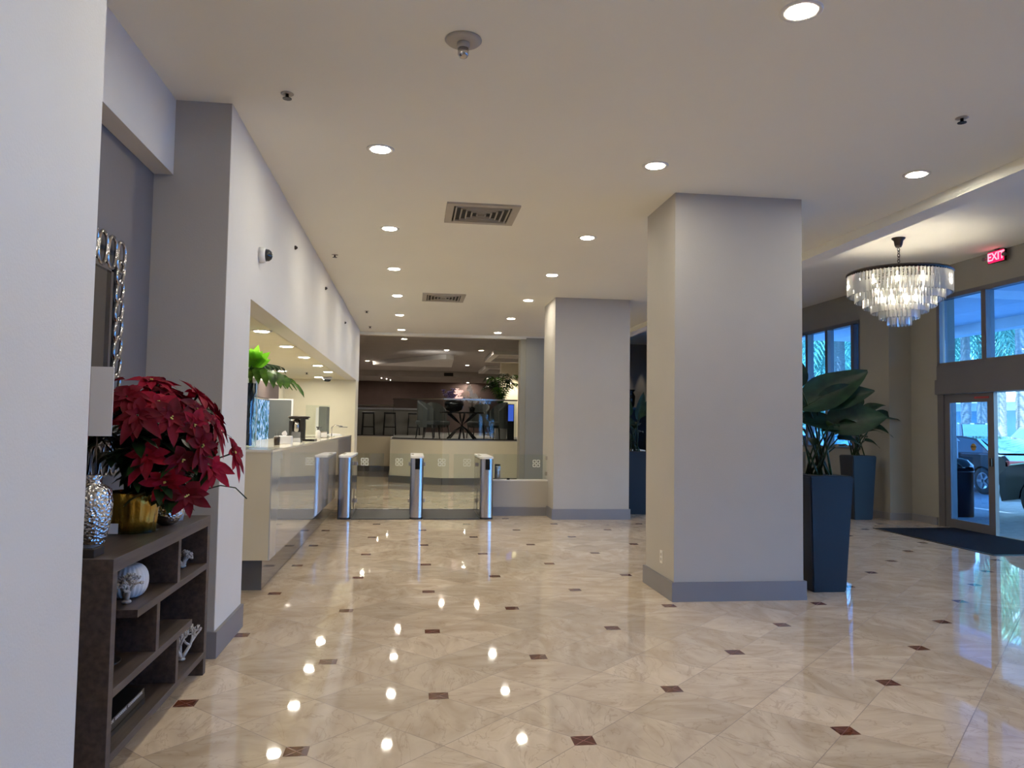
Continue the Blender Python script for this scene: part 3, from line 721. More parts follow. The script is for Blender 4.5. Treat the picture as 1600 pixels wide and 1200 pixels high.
MB().lathe([(.035, 0), (.037, .1), (.02, .125), (.014, .13)], n=18).build('bottle_body', MT['whitecer'], t); MB().lathe([(.014, .13), (.014, .16), (.03, .165), (.03, .18)], n=14).tube([(0, 0, .172), (.06, 0, .165)], .008).build('pump', MT['black'], t)
t = thing('card_holder', 'small steel card holder on the desk near the bottle', 'holder', (-1.37, 12.4, DZ))
MB().box(-.05, .05, -.03, .03, 0, .015).box(-.05, .05, .02, .03, .015, .1).build('holder_body', MT['chrome'], t); MB().box(-.045, .045, .008, .018, .015, .085).build('cards', MT['paper'], t)
t = thing('desk_lamp', 'small silver reading stand toward the far end of the desk', 'stand', (-1.36, 13.5, DZ))
MB().lathe([(.05, 0), (.05, .012), (.01, .02)], n=18).tube([(0, 0, .02), (0, 0, .16), (.05, .0, .2), (.18, 0, .18)], .009).build('stand_arm', MT['chrome'], t); MB().box(.12, .26, -.05, .05, .165, .175).build('stand_plate', MT['chrome'], t)
t = thing('white_tray', 'flat white tray of papers on the far desk end', 'tray', (-1.45, 14.7, DZ))
MB().box(-.15, .15, -.11, .11, 0, .02, bev=.004).build('tray_base', MT['whitecer'], t); MB().box(-.12, .12, -.09, .09, .02, .035).build('papers', MT['paper'], t)
# glowing panel standing in for reflected palms + partition behind desk
t = thing('reflection_panel', 'glowing panel painted as palm trees and blue sky reflected in glass', 'display', (-2.71, 14.6, 1.0))
MB().box(.0, .05, -1.3, 1.25, 0, .92, bev=.01).build('reflection_frame', MT['chrome'], t)
MB().box(.045, .056, -1.25, 1.2, .04, .88).build('reflection_face', MT['sign'], t)
MB().box(.001, .06, -1.3, 1.25, .92, 1.22).build('upper_panel', MT['brown'], t, 'dark brown panel above the painted palm reflection')
t = thing('office_partition', 'dark grey framed partition panel behind the desk', 'partition', (-2.45, 14.9, 0))
MB().box(-.25, .2, -.02, .02, 0.0, 1.9).build('panel', MT['charfab'], t)
MB().box(.2, .23, -.025, .025, 0, 1.92).box(-.25, .2, -.025, .025, 1.9, 1.92).build('panel_frame', MT['whitetrim'], t)

# ------------------------------------------------------------------ turnstiles
def emblem(mb, cx, cz, y, s):
    def bx(x0, x1, z0, z1): mb.box(cx+x0*s, cx+x1*s, y-.004, y-.001, cz+z0*s, cz+z1*s)
    for sx in (-1, 1):
        for sz in (-1, 1):
            a = []
            def q(x0, x1, z0, z1): bx(min(sx*x0, sx*x1), max(sx*x0, sx*x1), min(sz*z0, sz*z1), max(sz*z0, sz*z1))
            q(.1, .82, .8, 1.0); q(.8, 1.0, .1, .82); q(.76, .94, .76, .94)
            q(.1, .28, .5, .85); q(.5, .85, .1, .28)
    n = 20
    for k in range(n):
        a = 2*PI*k/n; a2 = 2*PI*(k+1)/n
        vs = [mb.bm.verts.new((cx+r*s*math.cos(b), y-.0035, cz+r*s*math.sin(b))) for r, b in ((.46, a), (.46, a2), (.26, a2), (.26, a))]
        mb.bm.faces.new(vs)
EM = mat('frosted_emblem', (236, 240, 228), .6)
def pylon(x, label, reader, side):
    t = thing('turnstile', label, 'turnstile', (x, 12.93, 0), 0, 'turnstile pylons')
    hw, hl = .1, .68
    def rr(z0, z1, hw, hl):
        pts = []
        for k in range(9): a = -PI + PI*k/8; pts.append((hw*math.cos(a), -hl+hw*.6+hw*.6*math.sin(a)))
        for k in range(9): a = PI*k/8; pts.append((hw*math.cos(a), hl-hw*.6+hw*.6*math.sin(a)))
        return MB().prism(pts, z0, z1)
    rr(0, .03, hw*1.05, hl*1.0).build('plinth', MT['black'], t)
    b = rr(.03, .955, hw, hl)
    b.bm.normal_update()
    for f in b.bm.faces:
        f.smooth = len(f.verts) == 4
        if len(f.verts) > 4:
            for e_ in f.edges: e_.smooth = False
    b.build('cabinet', MT['steel'], t, bevel=0)
    rr(.955, .985, hw*1.04, hl*1.01).build('lid', MT['whitecer'], t, 'pale glossy lid')
    for sx in (-1, 1):
        MB().box(sx*hw-.004, sx*hw+.004, -.55, .55, .06, .93).build('side_panel', MT['kick'], t, 'dark grey glossy side panel')
        MB().box(sx*hw-.007, sx*hw+.007, -.1, -.02, .1, .42).build('side_grille', MT['black'], t)
    if reader: MB().box(-.03, .045, -hl-.006, -hl+.05, .78, .95, bev=.004).build('reader_panel', MT['blackgloss'], t)
    MB().box(-.09, -.05, -.2, .2, .984, .99).build('light_strip', MT['desktop'], t)
    return t
pylon(-1.02, 'brushed steel turnstile pylon nearest the reception desk', False, 1)
pylon(.09, 'brushed steel turnstile pylon in the middle of the three', True, 0)
pylon(1.195, 'brushed steel turnstile pylon beside the low grey wall', True, -1)
for x0, x1, ex, lb in ((-.9, -.45, -.76, 'clear glass gate leaf hinged on the left pylon'), (-.36, -.015, -.2, 'clear glass gate leaf left of the middle pylon'), (.2, .62, .5, 'clear glass gate leaf right of the middle pylon'), (.7, 1.09, .92, 'clear glass gate leaf hinged on the right pylon')):
    t = thing('glass_gate', lb, 'gate', ((x0+x1)/2, 12.93, 0), 0, 'turnstile glass leaves')
    h = (x1-x0)/2
    MB().box(-h, h, -.006, .006, .09, 1.0, bev=.002).build('glass_leaf', MT['glass'], t)
    e = MB(); emblem(e, ex-(x0+x1)/2, .86, -.006, .062); e.build('emblem', EM, t, 'frosted four-petal square emblem')
    MB().box(-h, h, -.008, .008, .075, .09).build('edge_strip', MT['steel'], t)
    sg = -1 if x0 in (-.9, .2) else 1
    for z in (.2, .8): MB().box(min(sg*(h-.03), sg*(h+.03)), max(sg*(h-.03), sg*(h+.03)), -.014, .014, z, z+.06, bev=.003).build('hinge_clamp', MT['steel'], t)
for x0, x1, lb in ((-.91, -.01, 'dark floor plate in the left turnstile lane'), (.2, 1.09, 'dark floor plate in the right turnstile lane')):
    o = thing('threshold_plate', lb, 'floor plate', ((x0+x1)/2, 12.95, 0))
    MB().box(-(x1-x0)/2, (x1-x0)/2, -.7, .68, 0, .015).build('rubber_plate', MT['darkmat'], o)
    MB().box(-(x1-x0)/2, (x1-x0)/2, .66, .7, 0, .02).build('edge_strip', MT['whitetrim'], o)
t = thing('half_wall', 'low grey half wall topped with a glass pane beside the pillar', 'half wall', (1.82, 12.86, 0))
MB().box(-.47, .445, -.08, .08, 0, .57).build('wall_body', MT['taupe'], t)
MB().box(-.48, .445, -.09, .09, .57, .59).build('cap', MT['whitetrim'], t)
MB().box(-.47, .445, -.1, -.08, 0, .14).build('wall_baseboard', MT['base'], t)
MB().box(-.47, .43, -.006, .006, .59, 1.01).build('glass_pane', MT['glass'], t)
e = MB(); emblem(e, .26, .86, -.006, .062); e.build('emblem', EM, t)
for z in (.66, .92): MB().box(.41, .445, -.02, .02, z, z+.06).build('glass_clamp', MT['steel'], t)
t = thing('steel_bollard', 'short steel post standing behind the low half wall', 'post', (1.47, 13.25, 0))
MB().lathe([(.05, 0), (.05, .78), (.045, .8)], n=20).build('post_tube', MT['steel'], t); MB().lathe([(.05, .8), (.052, .81), (.045, .825)], n=20).build('post_cap', MT['black'], t)
t = thing('card_reader', 'tiny dark reader box on the half wall cap', 'reader', (1.6, 12.8, .59)); MB().box(-.025, .025, -.015, .015, 0, .03, bev=.004).build('reader_case', MT['black'], t); MB().box(-.015, .015, -.017, -.014, .008, .024).build('reader_window', MT['blackgloss'], t)

# ------------------------------------------------------------------ console table & niche
t = thing('console_bookcase', 'dark walnut open console with staggered shelves in the niche', 'bookcase', (-1.41, 4.11, 0))
X0, X1 = -.23, .22
def CB(y0, y1, z0, z1, name, m='wood', x0=X0, x1=X1): MB().box(x0, x1, y0-4.11, y1-4.11, z0, z1, bev=.0015).build(name, MT[m], t)
CB(3.35, 4.875, .872, .93, 'top')
CB(3.35, 3.4, 0, .872, 'side_panel'); CB(4.82, 4.875, 0, .872, 'side_panel')
CB(3.66, 4.82, .62, .655, 'shelf'); CB(3.4, 4.55, .36, .395, 'shelf'); CB(3.4, 4.82, .1, .135, 'bottom_shelf')
CB(4.245, 4.29, .655, .872, 'divider'); CB(3.93, 3.975, .395, .62, 'divider'); CB(4.27, 4.315, .135, .36, 'divider')
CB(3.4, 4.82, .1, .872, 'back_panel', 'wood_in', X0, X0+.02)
# top items
TZ_ = .93
t = thing('silver_vase', 'hammered silver vase with collared neck at the left of the console', 'vase', (-1.385, 3.62, TZ_))
MB().lathe([(.045, 0), (.056, .02), (.078, .12), (.084, .2), (.076, .26), (.045, .282), (.036, .285), (.036, .31), (.042, .322), (.034, .322)], n=40).build('vase_body', MT['hammered'], t)
t = thing('low_black_tray', 'low dark wooden tray under the silver vase front', 'tray', (-1.36, 3.44, TZ_))
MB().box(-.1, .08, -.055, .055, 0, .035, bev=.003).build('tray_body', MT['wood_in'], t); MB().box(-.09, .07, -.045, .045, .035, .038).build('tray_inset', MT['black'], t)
t = thing('card_sign', 'blank white card sign on a slim stand by the niche edge', 'sign', (-1.44, 3.78, TZ_))
MB().box(-.035, .065, -.003, .003, .49, .81).build('card', MT['paper'], t)
MB().lathe([(.04, 0), (.04, .008), (.006, .014)], n=16).tube([(0, .006, .01), (0, .006, .6)], .004, 6).build('stand', MT['darkmetal'], t)
t = thing('silver_bowl', 'round polished silver bowl vase right of the gold pot', 'bowl', (-1.31, 4.43, TZ_))
MB().lathe([(.03, 0), (.055, .015), (.083, .06), (.085, .085), (.06, .125), (.035, .14), (.03, .135)], n=36).build('bowl_body', MT['hammered'], t)
t = thing('white_pot', 'small white tapered pot behind the silver bowl', 'pot', (-1.33, 4.64, TZ_))
MB().lathe([(.045, 0), (.065, .16), (.06, .16), (.05, .13)], n=28).build('pot_body', MT['whitecer'], t); MB().lathe([(.058, .125), (.02, .15)], n=20).build('soil', MT['soil'], t)

# poinsettia
PX, PY = -1.395, 4.17
t = thing('poinsettia', 'large red poinsettia in a gold foil wrapped pot on the console', 'potted plant', (PX, PY, TZ_))
MB().lathe([(.1, 0), (.108, .06), (.118, .15), (.132, .2), (.125, .205), (.11, .17)], n=60, fn=lambda a, z: 1+.035*math.sin(a*17)+.03*math.sin(a*9+z*30)).build('foil_wrap', MT['gold'], t, 'crinkled gold foil wrap')
MB().lathe([(.115, 0), (.125, .012), (.12, .014)], n=30).build('saucer', MT['glass'], t)
MB().box(-.1, -.03, -.122, -.117, .005, .055).build('price_label', MT['paper'], t, 'small white blank sticker')
MB().lathe([(.105, .16), (.03, .175)], n=24).build('soil', MT['soil'], t)
fo = MB()
heads = []
random.seed(21)
C0 = Vector((.03, 0.02, .46))
k = 0
while len(heads) < 46:
    u = Vector((random.gauss(0, 1), random.gauss(0, 1), random.gauss(.35, .8)))
    u.normalize()
    if u.x < -.55 or u.z < -.35: continue
    rj = random.choice((.82, .95, 1.05, 1.12)); R_ = Vector((.35, .36, .29))*rj; pnt = C0 + Vector((u.x*R_.x, u.y*R_.y, u.z*R_.z))
    if u.z < .05 and u.x < .35 and u.y > -.3: continue
    if pnt.x < -.2: continue
    if u.y < -.2 and u.z < .25 and u.x < .55: continue
    if any((pnt-h[0]).length < .095 for h in heads): continue
    heads.append((pnt, u)); k += 1
    if k > 400: break
heads += [(Vector((.46, .1, .40)), Vector((.9, -.1, .2))), (Vector((.14, -.27, .40)), Vector((.1, -.95, .45))), (Vector((.31, -.2, .2)), Vector((.3, -.85, .1))), (Vector((.39, -.08, .33)), Vector((.6, -.7, .2))), (Vector((.22, -.24, .27)), Vector((.2, -.8, -.4)))]
for i, (pnt, u) in enumerate(heads):
    st = Vector((random.uniform(-.05, .05), random.uniform(-.05, .05), .16))
    mid = st.lerp(pnt, .5) + Vector((0, 0, .03))
    fo.tube([st, mid, pnt], .0045, 5)
    for j in range(9):
        a = random.uniform(0, 2*PI); q = st.lerp(pnt, random.uniform(.45, .92)); dd = Vector((math.cos(a), math.sin(a), random.uniform(-.5, .2)))
        if q.x + dd.x*.1 < -.27: dd.x = abs(dd.x)
        fo.leaf(q, dd, (0, 0, 1), random.uniform(.09, .14), random.uniform(.05, .075), .3, .2, 4)
    f = MB(); up = u
    s1 = up.cross(Vector((0, .2, 1))).normalized(); s2 = up.cross(s1).normalized()
    nb = 7
    for j in range(nb+5):
        a = 2*PI*j/nb + random.uniform(-.2, .2) if j < nb else 2*PI*(j-nb)/5 + random.uniform(-.3, .3)
        dd = s1*math.cos(a) + s2*math.sin(a) + up*(.12 if j < nb else .6)
        LL_ = random.uniform(.085, .13) if j < nb else random.uniform(.045, .065)
        if pnt.x + dd.normalized().x*LL_ < -.275: continue
        f.leaf(pnt - up*.005 + dd*.005, dd, up, LL_, LL_*.52, random.uniform(.1, .45), .3, 5, shape=lambda t: math.sin(PI*min(1, t**.8))**.9+.02)
    f.build('flower', MT['red'] if i % 3 else MT['redd'], t)
    if i % 2 == 0:
        b = MB()
        for j in range(4): b.ball(pnt + up*.008 + s1*random.uniform(-.008, .008) + s2*random.uniform(-.008, .008), .0045, 1)
        b.build('flower_beads', MT['yel'], t)
fo.tube([(.3, 0, .2), (.42, 0, .235), (.5, -.02, .225), (.56, -.03, .17)], .0035, 5)
fo.build('foliage', MT['leafdark'], t)

# console contents
t = thing('urchin_shell', 'white ribbed urchin shell vase on the upper shelf', 'ornament', (-1.33, 3.93, .655))
MB().lathe([(.088*math.sin(PI*(.1+.8*i/14))**.8, .155*(1-math.cos(PI*i/14))/2) for i in range(15)], n=96, fn=lambda a, z: 1+.07*abs(math.sin(a*12))).build('shell_body', MT['whitecer'], t)
def coral(x, y, z, h, label, seed, spread=.8):
    random.seed(seed); t = thing('coral_ornament', label, 'ornament', (x, y, z)); m = MB(); 
    def br(p, d, l, r, dep):
        e = p + d*l; e.z = max(e.z, .012)
        m.tube([p, p.lerp(e, .5)+Vector([random.uniform(-.006, .006) for _ in range(3)]), e], r, 6, r*.75)
        if dep:
            for _ in range(3): br(e, (d+Vector([random.uniform(-spread, spread) for _ in range(3)])+Vector((0, 0, .2))).normalized(), l*.68, r*.75, dep-1)
    for _ in range(4): br(Vector((0, 0, .01)), Vector((random.uniform(-.6, .6), random.uniform(-.8, .8), 1)).normalized(), h*.42, .011, 3)
    m.ball((0, 0, .01), .022, 2, (1, 1, .5))
    m.build('coral_branches', MT['coral'], t)
coral(-1.28, 3.78, .655, .13, 'branching white coral beside the urchin shell', 3)
coral(-1.29, 4.68, .655, .09, 'small white coral in the upper right compartment', 5)
coral(-1.27, 4.66, .135, .2, 'large branching white coral in the bottom right compartment', 9)
t = thing('white_dome', 'half round white ornament on the middle shelf', 'ornament', (-1.32, 4.16, .395))
MB().lathe([(.055, 0), (.06, .03), (.045, .065), (.02, .08)], n=28).build('dome_body', MT['whitecer'], t)
t = thing('dark_dish', 'dark shallow dish on the middle shelf left side', 'dish', (-1.35, 3.66, .395))
MB().lathe([(.03, 0), (.09, .03), (.095, .04), (.085, .035)], n=28).build('dish_body', MT['black'], t)
for k, (z, w_, nm) in enumerate(((.135, .26, 'bottom'), (.163, .25, 'middle'), (.188, .24, 'top'))):
    t = thing('book', 'black large book lying flat, %s of the stack in the console' % nm, 'book', (-1.35, 3.74, z), 0, 'books on the bottom shelf')
    MB().box(-.1, .1, -w_, w_, 0, .004).box(-.1, .1, -w_, w_, .02, .024).box(.096, .1, -w_, w_, .004, .02).build('cover', MT['black'], t)
    MB().box(-.095, .094, -w_+.006, w_-.006, .004, .02).build('pages', MT['paper'], t)
    if k == 2:
        sp = MB(); y = -w_+.03
        random.seed(4)
        while y < w_-.03:
            if random.random() > .12: 
                sp.box(.1, .1015, y, y+.004, .007, .018); sp.box(.1, .1015, y+.004, y+.012, .007, .0095); sp.box(.1, .1015, y+.004, y+.012, .0155, .018)
            y += .017
        sp.build('spine_lettering', MT['paper'], t, 'pale illegible spine lettering')

# mirror with interlocking ring frame (plane X=-1.69)
MXP = -1.69
t = thing('ring_mirror', 'wall mirror framed with interlocking silver rings in the niche', 'mirror', (MXP, 4.0, 1.2))
y1, z1 = 4.64-4.0, 2.49-1.2; y0, z0 = -.64, -.0
bw = .15
MB().box(.001, .02, y0+bw, y1-bw, z0+bw, z1-bw).build('mirror_glass', MT['mirror'], t)
f = MB()
for a in ((y0+bw, y1-bw, z1-bw-.03, z1-bw), (y0+bw, y1-bw, z0+bw, z0+bw+.03), (y0+bw, y0+bw+.03, z0+bw, z1-bw), (y1-bw-.03, y1-bw, z0+bw, z1-bw)): f.box(.002, .032, a[0], a[1], a[2], a[3])
f.build('bevelled_frame', MT['chrome'], t)
def oval(cy, cz, ry, rz, tilt):
    pts = []
    for k in range(20):
        a = 2*PI*k/20; yy = ry*math.copysign(abs(math.cos(a))**.8, math.cos(a)); zz = rz*math.copysign(abs(math.sin(a))**.8, math.sin(a))
        c, s_ = math.cos(tilt), math.sin(tilt); pts.append(Vector((.03, cy+yy*c-zz*s_, cz+yy*s_+zz*c)))
    return pts
rings = []
ny = 10; nz = 11
for k in range(ny): rings.append((y0+.05+(y1-y0-.1)*k/(ny-1), z1-.075, .056, .088, -.2)); rings.append((y0+.05+(y1-y0-.1)*k/(ny-1), z0+.075, .056, .088, -.2))
for k in range(1, nz): rings.append((y1-.05, z0+.06+(z1-z0-.12)*k/nz, .045, .07, -.45)); rings.append((y0+.05, z0+.06+(z1-z0-.12)*k/nz, .045, .07, -.45))
for j, r_ in enumerate(rings): MB().loop_tube([p_+Vector((.006*(j % 2), 0, 0)) for p_ in oval(*r_)], .011, 8).build('frame_ring', MT['chrome'], t)
MB().box(.0, .012, y0+.03, y1-.03, z1-.07, z1-.05).box(.0, .012, y0+.03, y1-.03, z0+.05, z0+.07).box(0, .012, y1-.06, y1-.04, z0+.05, z1-.05).box(0, .012, y0+.04, y0+.06, z0+.05, z1-.05).build('backing_rail', MT['black'], t)

# ------------------------------------------------------------------ planters + plants
def planter(x, y, label, rz=0):
    t = thing('tall_planter', label, 'planter', (x, y, 0), rz)
    MB().frustum(0, 0, .33, .43, 0, 1.07, bev=.012).build('planter_body', MT['planter'], t)
    MB().box(-.19, .19, -.19, .19, 1.069, 1.074).build('soil', MT['soil'], t)
    return t
planter(3.86, 6.95, 'tall tapered slate blue planter beside the near pillar')
planter(7.54, 12.35, 'tall tapered blue planter in front of the pilaster')
planter(3.86, 13.15, 'tall tapered dark blue planter glimpsed between the pillars')

def paddle(x, y, label, leaves, seed, extra=8, name='bird_of_paradise', z=1.074):
    random.seed(seed)
    t = thing(name, label, 'potted plant', (x, y, z))
    st = MB()
    for (bx, by, bz, dx, dy, dz, L_, W_, dr, nx, ny_, nz_) in leaves:
        s0 = Vector((random.uniform(-.09, .09), random.uniform(-.09, .09), 0)); e = Vector((bx, by, bz))
        m_ = s0.lerp(e, .55); m_.z += .05*L_; m_ = m_*.85 + s0*.15
        m_.z = s0.z+(e.z-s0.z)*.6
        st.tube([s0, m_, e], .012, 6, .007)
        MB().leaf(e, (dx, dy, dz), (nx, ny_, nz_), L_, W_, dr, .42, 9).tube([e, e+Vector((dx, dy, dz)).normalized()*L_*.5-Vector((0, 0, dr*L_*.25))], .006, 5, .003).build('leaf', MT['leaf'], t)
    for k in range(extra):
        a = random.uniform(0, 2*PI); h = random.uniform(.25, .5); s0 = Vector((random.uniform(-.1, .1), random.uniform(-.1, .1), 0)); e = Vector((math.cos(a)*.16, math.sin(a)*.16, h))
        st.tube([s0, s0.lerp(e, .5)+Vector((0, 0, .03)), e], .011, 6, .007)
        MB().leaf(e, (math.cos(a), math.sin(a), .5 if math.cos(a) > -.3 else 1.6), (.3, 0, 1), random.uniform(.16, .26), random.uniform(.09, .13), .5, .25, 6).build('leaf', MT['leafdark'], t)
    st.build('stems', MT['leafdark'], t); return t
paddle(3.86, 6.95, 'large bird of paradise plant with broad paddle leaves beside the pillar', [
    # base(x,y,z) dir L W droop normal
    (-.20, -.02, .62, .9, -.1, .52, .74, .36, .0, -.55, -.8, .35),
    (-.05, -.04, .66, 1.0, -.2, .32, .56, .26, .05, -.3, -.85, .4),
    (.05, -.06, .44, 1.0, -.3, .48, .58, .36, .22, -.3, -.85, .4),
    (-.24, .0, .52, 1.0, -.2, -.1, .50, .2, .1, 0, -.8, .6),
    (-.22, -.05, .82, -.25, -.3, .8, .34, .16, .1, .2, -.9, .2),
    (.02, .0, .42, .9, -.3, .1, .34, .17, .3, 0, -.6, .8),
    (-.1, .1, .6, .1, .8, .4, .5, .22, .2, 0, 0, 1),
    (.05, .12, .7, .3, .8, .4, .5, .22, .3, 0, 0, 1),
    (.18, .0, .34, 1, -.1, .1, .24, .13, .4, 0, -.5, .8)], 5, 10)
paddle(7.54, 12.35, 'bird of paradise plant with drooping dark leaves by the pilaster', [
    (.2, -.16, .66, 1, -.12, .2, .47, .22, .35, -.1, -.7, .7),
    (.16, -.14, .46, 1, -.15, .2, .38, .2, .6, -.1, -.6, .75),
    (.02, -.05, .7, .6, -.3, .5, .5, .2, .3, 0, -.6, .8),
    (-.12, 0, .6, -.7, -.2, .4, .45, .2, .35, 0, -.6, .8),
    (-.18, 0, .42, -.9, -.2, .1, .36, .17, .4, 0, -.6, .8),
    (.08, .1, .8, .2, .4, .7, .5, .2, .3, 0, -.6, .8),
    (.12, -.02, .25, .9, -.1, .0, .26, .13, .5, 0, -.5, .9)], 8, 6)
paddle(3.86, 13.15, 'dark upright foliage in the planter glimpsed between the pillars', [
    (-.1, -.05, .62, -.3, -.1, .9, .45, .16, 0, 0, -1, .2), (.05, 0, .55, .2, 0, .9, .5, .16, 0, 0, -1, .2), (0, .05, .4, -.5, .1, .7, .4, .15, .1, 0, -.8, .5), (.12, .05, .6, .5, .1, .8, .42, .15, 0, 0, -.9, .3)], 12, 8, 'tall_foliage_plant')

# seating behind planters by the window
t = thing('lobby_armchair', 'dark rounded armchair behind the planters by the window', 'armchair', (6.9, 13.7, 0))
MB().box(-.36, .36, -.36, .36, .08, .42, bev=.05).build('seat', MT['charfab'], t)
bk = MB(); 
poly = [(.42*math.cos(a), .42*math.sin(a)) for a in [PI*.02*i-PI*.0 for i in range(0, 51, 5)]] + [(.34*math.cos(a), .34*math.sin(a)) for a in [PI*.02*i for i in range(50, -1, -5)]]
bk.prism(poly, .3, 1.08); bk.build('backrest', MT['charfab'], t)
for sx in (-1, 1):
    for sy in (-1, 1): MB().frustum(sx*.28, sy*.28, .03, .045, 0, .09).build('leg', MT['black'], t)

# entrance mat (axis aligned, near-left edge angled)
t = thing('entrance_mat', 'large dark blue grey carpet mat inside the entrance', 'mat', (7.7, 9.9, 0))
MB().box(-.63, .68, -1.22, 1.21, 0, .012).build('carpet', MT['rug'], t)
MB().box(-.66, -.62, -1.25, 1.24, 0, .009).box(-.62, .69, -1.25, -1.21, 0, .009).box(-.62, .69, 1.2, 1.24, 0, .009).build('rubber_border', MT['black'], t)

# ------------------------------------------------------------------ lounge furniture (platform floor z=1.1)
PZ = 1.1
t = thing('round_table', 'dark round dining table with crossed curved legs on the platform', 'table', (1.35, 21.2, PZ))
MB().lathe([(.6, .69), (.62, .7), (.62, .72), (.6, .73)], n=40).build('tabletop', MT['blackgloss'], t)
for k in range(6):
    a = 2*PI*k/6+.3; ca, sa = math.cos(a), math.sin(a)
    MB().tube([(ca*.42, sa*.42, .0), (ca*.2, sa*.2, .22), (-ca*.02, -sa*.02, .36), (ca*.18, sa*.18, .5), (ca*.42, sa*.42, .69)], .028, 8).build('leg', MT['black'], t)
def chair(x, y, rz, label):
    t = thing('dining_chair', label, 'chair', (x, y, PZ), rz, 'chairs at the round table')
    MB().box(-.27, .27, -.26, .26, .36, .48, bev=.03).build('seat', MT['charfab'], t)
    b = MB()
    prof = []
    for k in range(9):
        a = math.radians(-20+220*k/8); prof.append((.3*math.cos(a), .02+.28*math.sin(a)))
    inner = [(x_*.84, (y_-.02)*.84+.02) for x_, y_ in prof][::-1]
    b.prism(prof+inner, .3, 1.02)
    for v_ in b.bm.verts:
        if v_.co.z > .9: v_.co.z -= (abs(v_.co.x)/.3)**2*.12 + max(0, .1-v_.co.y)*.9
    b.build('backrest', MT['charfab'], t)
    for sx in (-1, 1):
        for sy in (-1, 1): MB().tube([(sx*.24, sy*.2, .36), (sx*.27, sy*.24, 0)], .022, 6, .014).build('leg', MT['black'], t)
chair(.42, 20.75, 1.2, 'charcoal upholstered chair left of the round table')
chair(2.25, 20.7, -1.2, 'charcoal upholstered chair right of the round table')
chair(.7, 22.1, .6, 'charcoal chair behind the round table on the left')
chair(1.9, 22.2, -.5, 'charcoal chair behind the round table on the right')
t = thing('flower_bowl', 'dark bowl of purple and pale pink flowers on the round table', 'flower arrangement', (1.12, 21.1, PZ+.73))
MB().lathe([(.1, 0), (.22, .06), (.27, .2), (.25, .3), (.2, .28)], n=28).build('bowl', MT['blackgloss'], t)
random.seed(2)
for k in range(60):
    a = random.uniform(0, 2*PI); r = random.uniform(0, .3); c_ = Vector((r*math.cos(a), r*math.sin(a), .44+random.uniform(-.12, .2)*(1-r)))
    pu = c_.x < .02 or c_.x > .24; rr_ = random.uniform(.03, .055); fl_ = MB()
    for j in range(6): fl_.leaf(c_, (math.cos(j*PI/3), math.sin(j*PI/3)*.6-.3, .5), (0, -.5, 1), rr_*1.5, rr_*1.1, .2, .3, 3)
    fl_.ball(c_+Vector((0, 0, .004)), rr_*.55, 1).tube([(c_.x*.3, c_.y*.3, .27), c_], .004, 4)
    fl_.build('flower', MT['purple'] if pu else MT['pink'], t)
MB().lathe([(.2, .27), (.1, .34)], n=14).build('moss', MT['leafdark'], t)
t = thing('white_orchid', 'white orchid stems in a small pot on the round table', 'potted plant', (1.62, 21.15, PZ+.73))
MB().lathe([(.06, 0), (.09, .14), (.08, .14)], n=20).build('pot', MT['blackgloss'], t)
s_ = MB(); f_ = MB()
for dx, h in ((-.06, .72), (.05, .5), (.16, .38), (-.14, .42)):
    pts = [Vector((0, 0, .1)), Vector((dx*.4, 0, .1+h*.5)), Vector((dx, 0, h)), Vector((dx*1.9, -.03, h-.1))]
    s_.tube(pts, .006, 5)
    for k in range(7):
        c_ = pts[1].lerp(pts[2], k/6) if k < 4 else pts[2].lerp(pts[3], (k-3)/3)
        for j in range(5):
            a = 2*PI*j/5; f_.leaf(c_+Vector((0, -.015, 0)), (math.cos(a), -.3, math.sin(a)), (0, -1, 0), .07, .055, 0, .1, 3)
for k in range(6):
    a = k*PI/3; s_.leaf((0, 0, .13), (math.cos(a), math.sin(a), .4), (0, 0, 1), .2, .05, .6, .2, 5)
s_.build('stems', MT['leafdark'], t); f_.build('blossoms', MT['petal'], t)
t = thing('kentia_palm', 'feathery green palm in a pot at the right of the lounge', 'potted plant', (2.5, 21.9, PZ))
MB().frustum(0, 0, .3, .38, 0, .5, bev=.01).build('pot', MT['whitecer'], t)
MB().box(-.17, .17, -.17, .17, .499, .503).build('soil', MT['soil'], t)
random.seed(6)
for k in range(13):
    a = 2*PI*k/13+random.uniform(-.2, .2); r = random.uniform(.3, .62); h = random.uniform(1.45, 2.0)
    pts = [Vector((math.cos(a)*r*q**1.6, math.sin(a)*r*.8*q**1.6, .5+(h-.5)*(1-(1-q)**2)*1.0 - .35*max(0, q-.65)**1.2*2)) for q in [i/8 for i in range(9)]]
    MB().frond(pts[2:], .3, 15, .013, .7).tube(pts[:3], .01, 5).build('frond', MT['leafdark'] if k % 3 else MT['leafmid'], t)
t = thing('blue_light_panel', 'narrow glowing blue panel at the right end of the lounge railing', 'panel', (2.58, 20.3, PZ))
MB().box(-.09, .09, -.03, .03, 0, .95).build('panel_case', MT['black'], t); MB().box(-.07, .07, -.034, -.03, .5, .93).build('blue_screen', MT['blue'], t)
def stool(x, y, label):
    t = thing('bar_stool', label, 'stool', (x, y, PZ), 0, 'bar stools by the left railing')
    MB().box(-.2, .2, -.2, .2, .7, .76, bev=.015).build('seat', MT['black'], t)
    for sx in (-1, 1):
        for sy in (-1, 1): MB().tube([(sx*.17, sy*.17, .7), (sx*.2, sy*.2, 0)], .02, 6).build('leg', MT['black'], t)
    MB().box(-.2, .2, -.2, -.18, .25, .28).box(-.2, .2, .18, .2, .25, .28).box(-.2, -.18, -.2, .2, .25, .28).box(.18, .2, -.2, .2, .25, .28).build('footrest', MT['black'], t)
stool(-1.45, 26.2, 'black bar stool seen through the left railing, nearer the cream wall')
stool(-.75, 26.4, 'black bar stool second from the cream wall')
stool(.05, 26.5, 'black bar stool behind the railing corner')
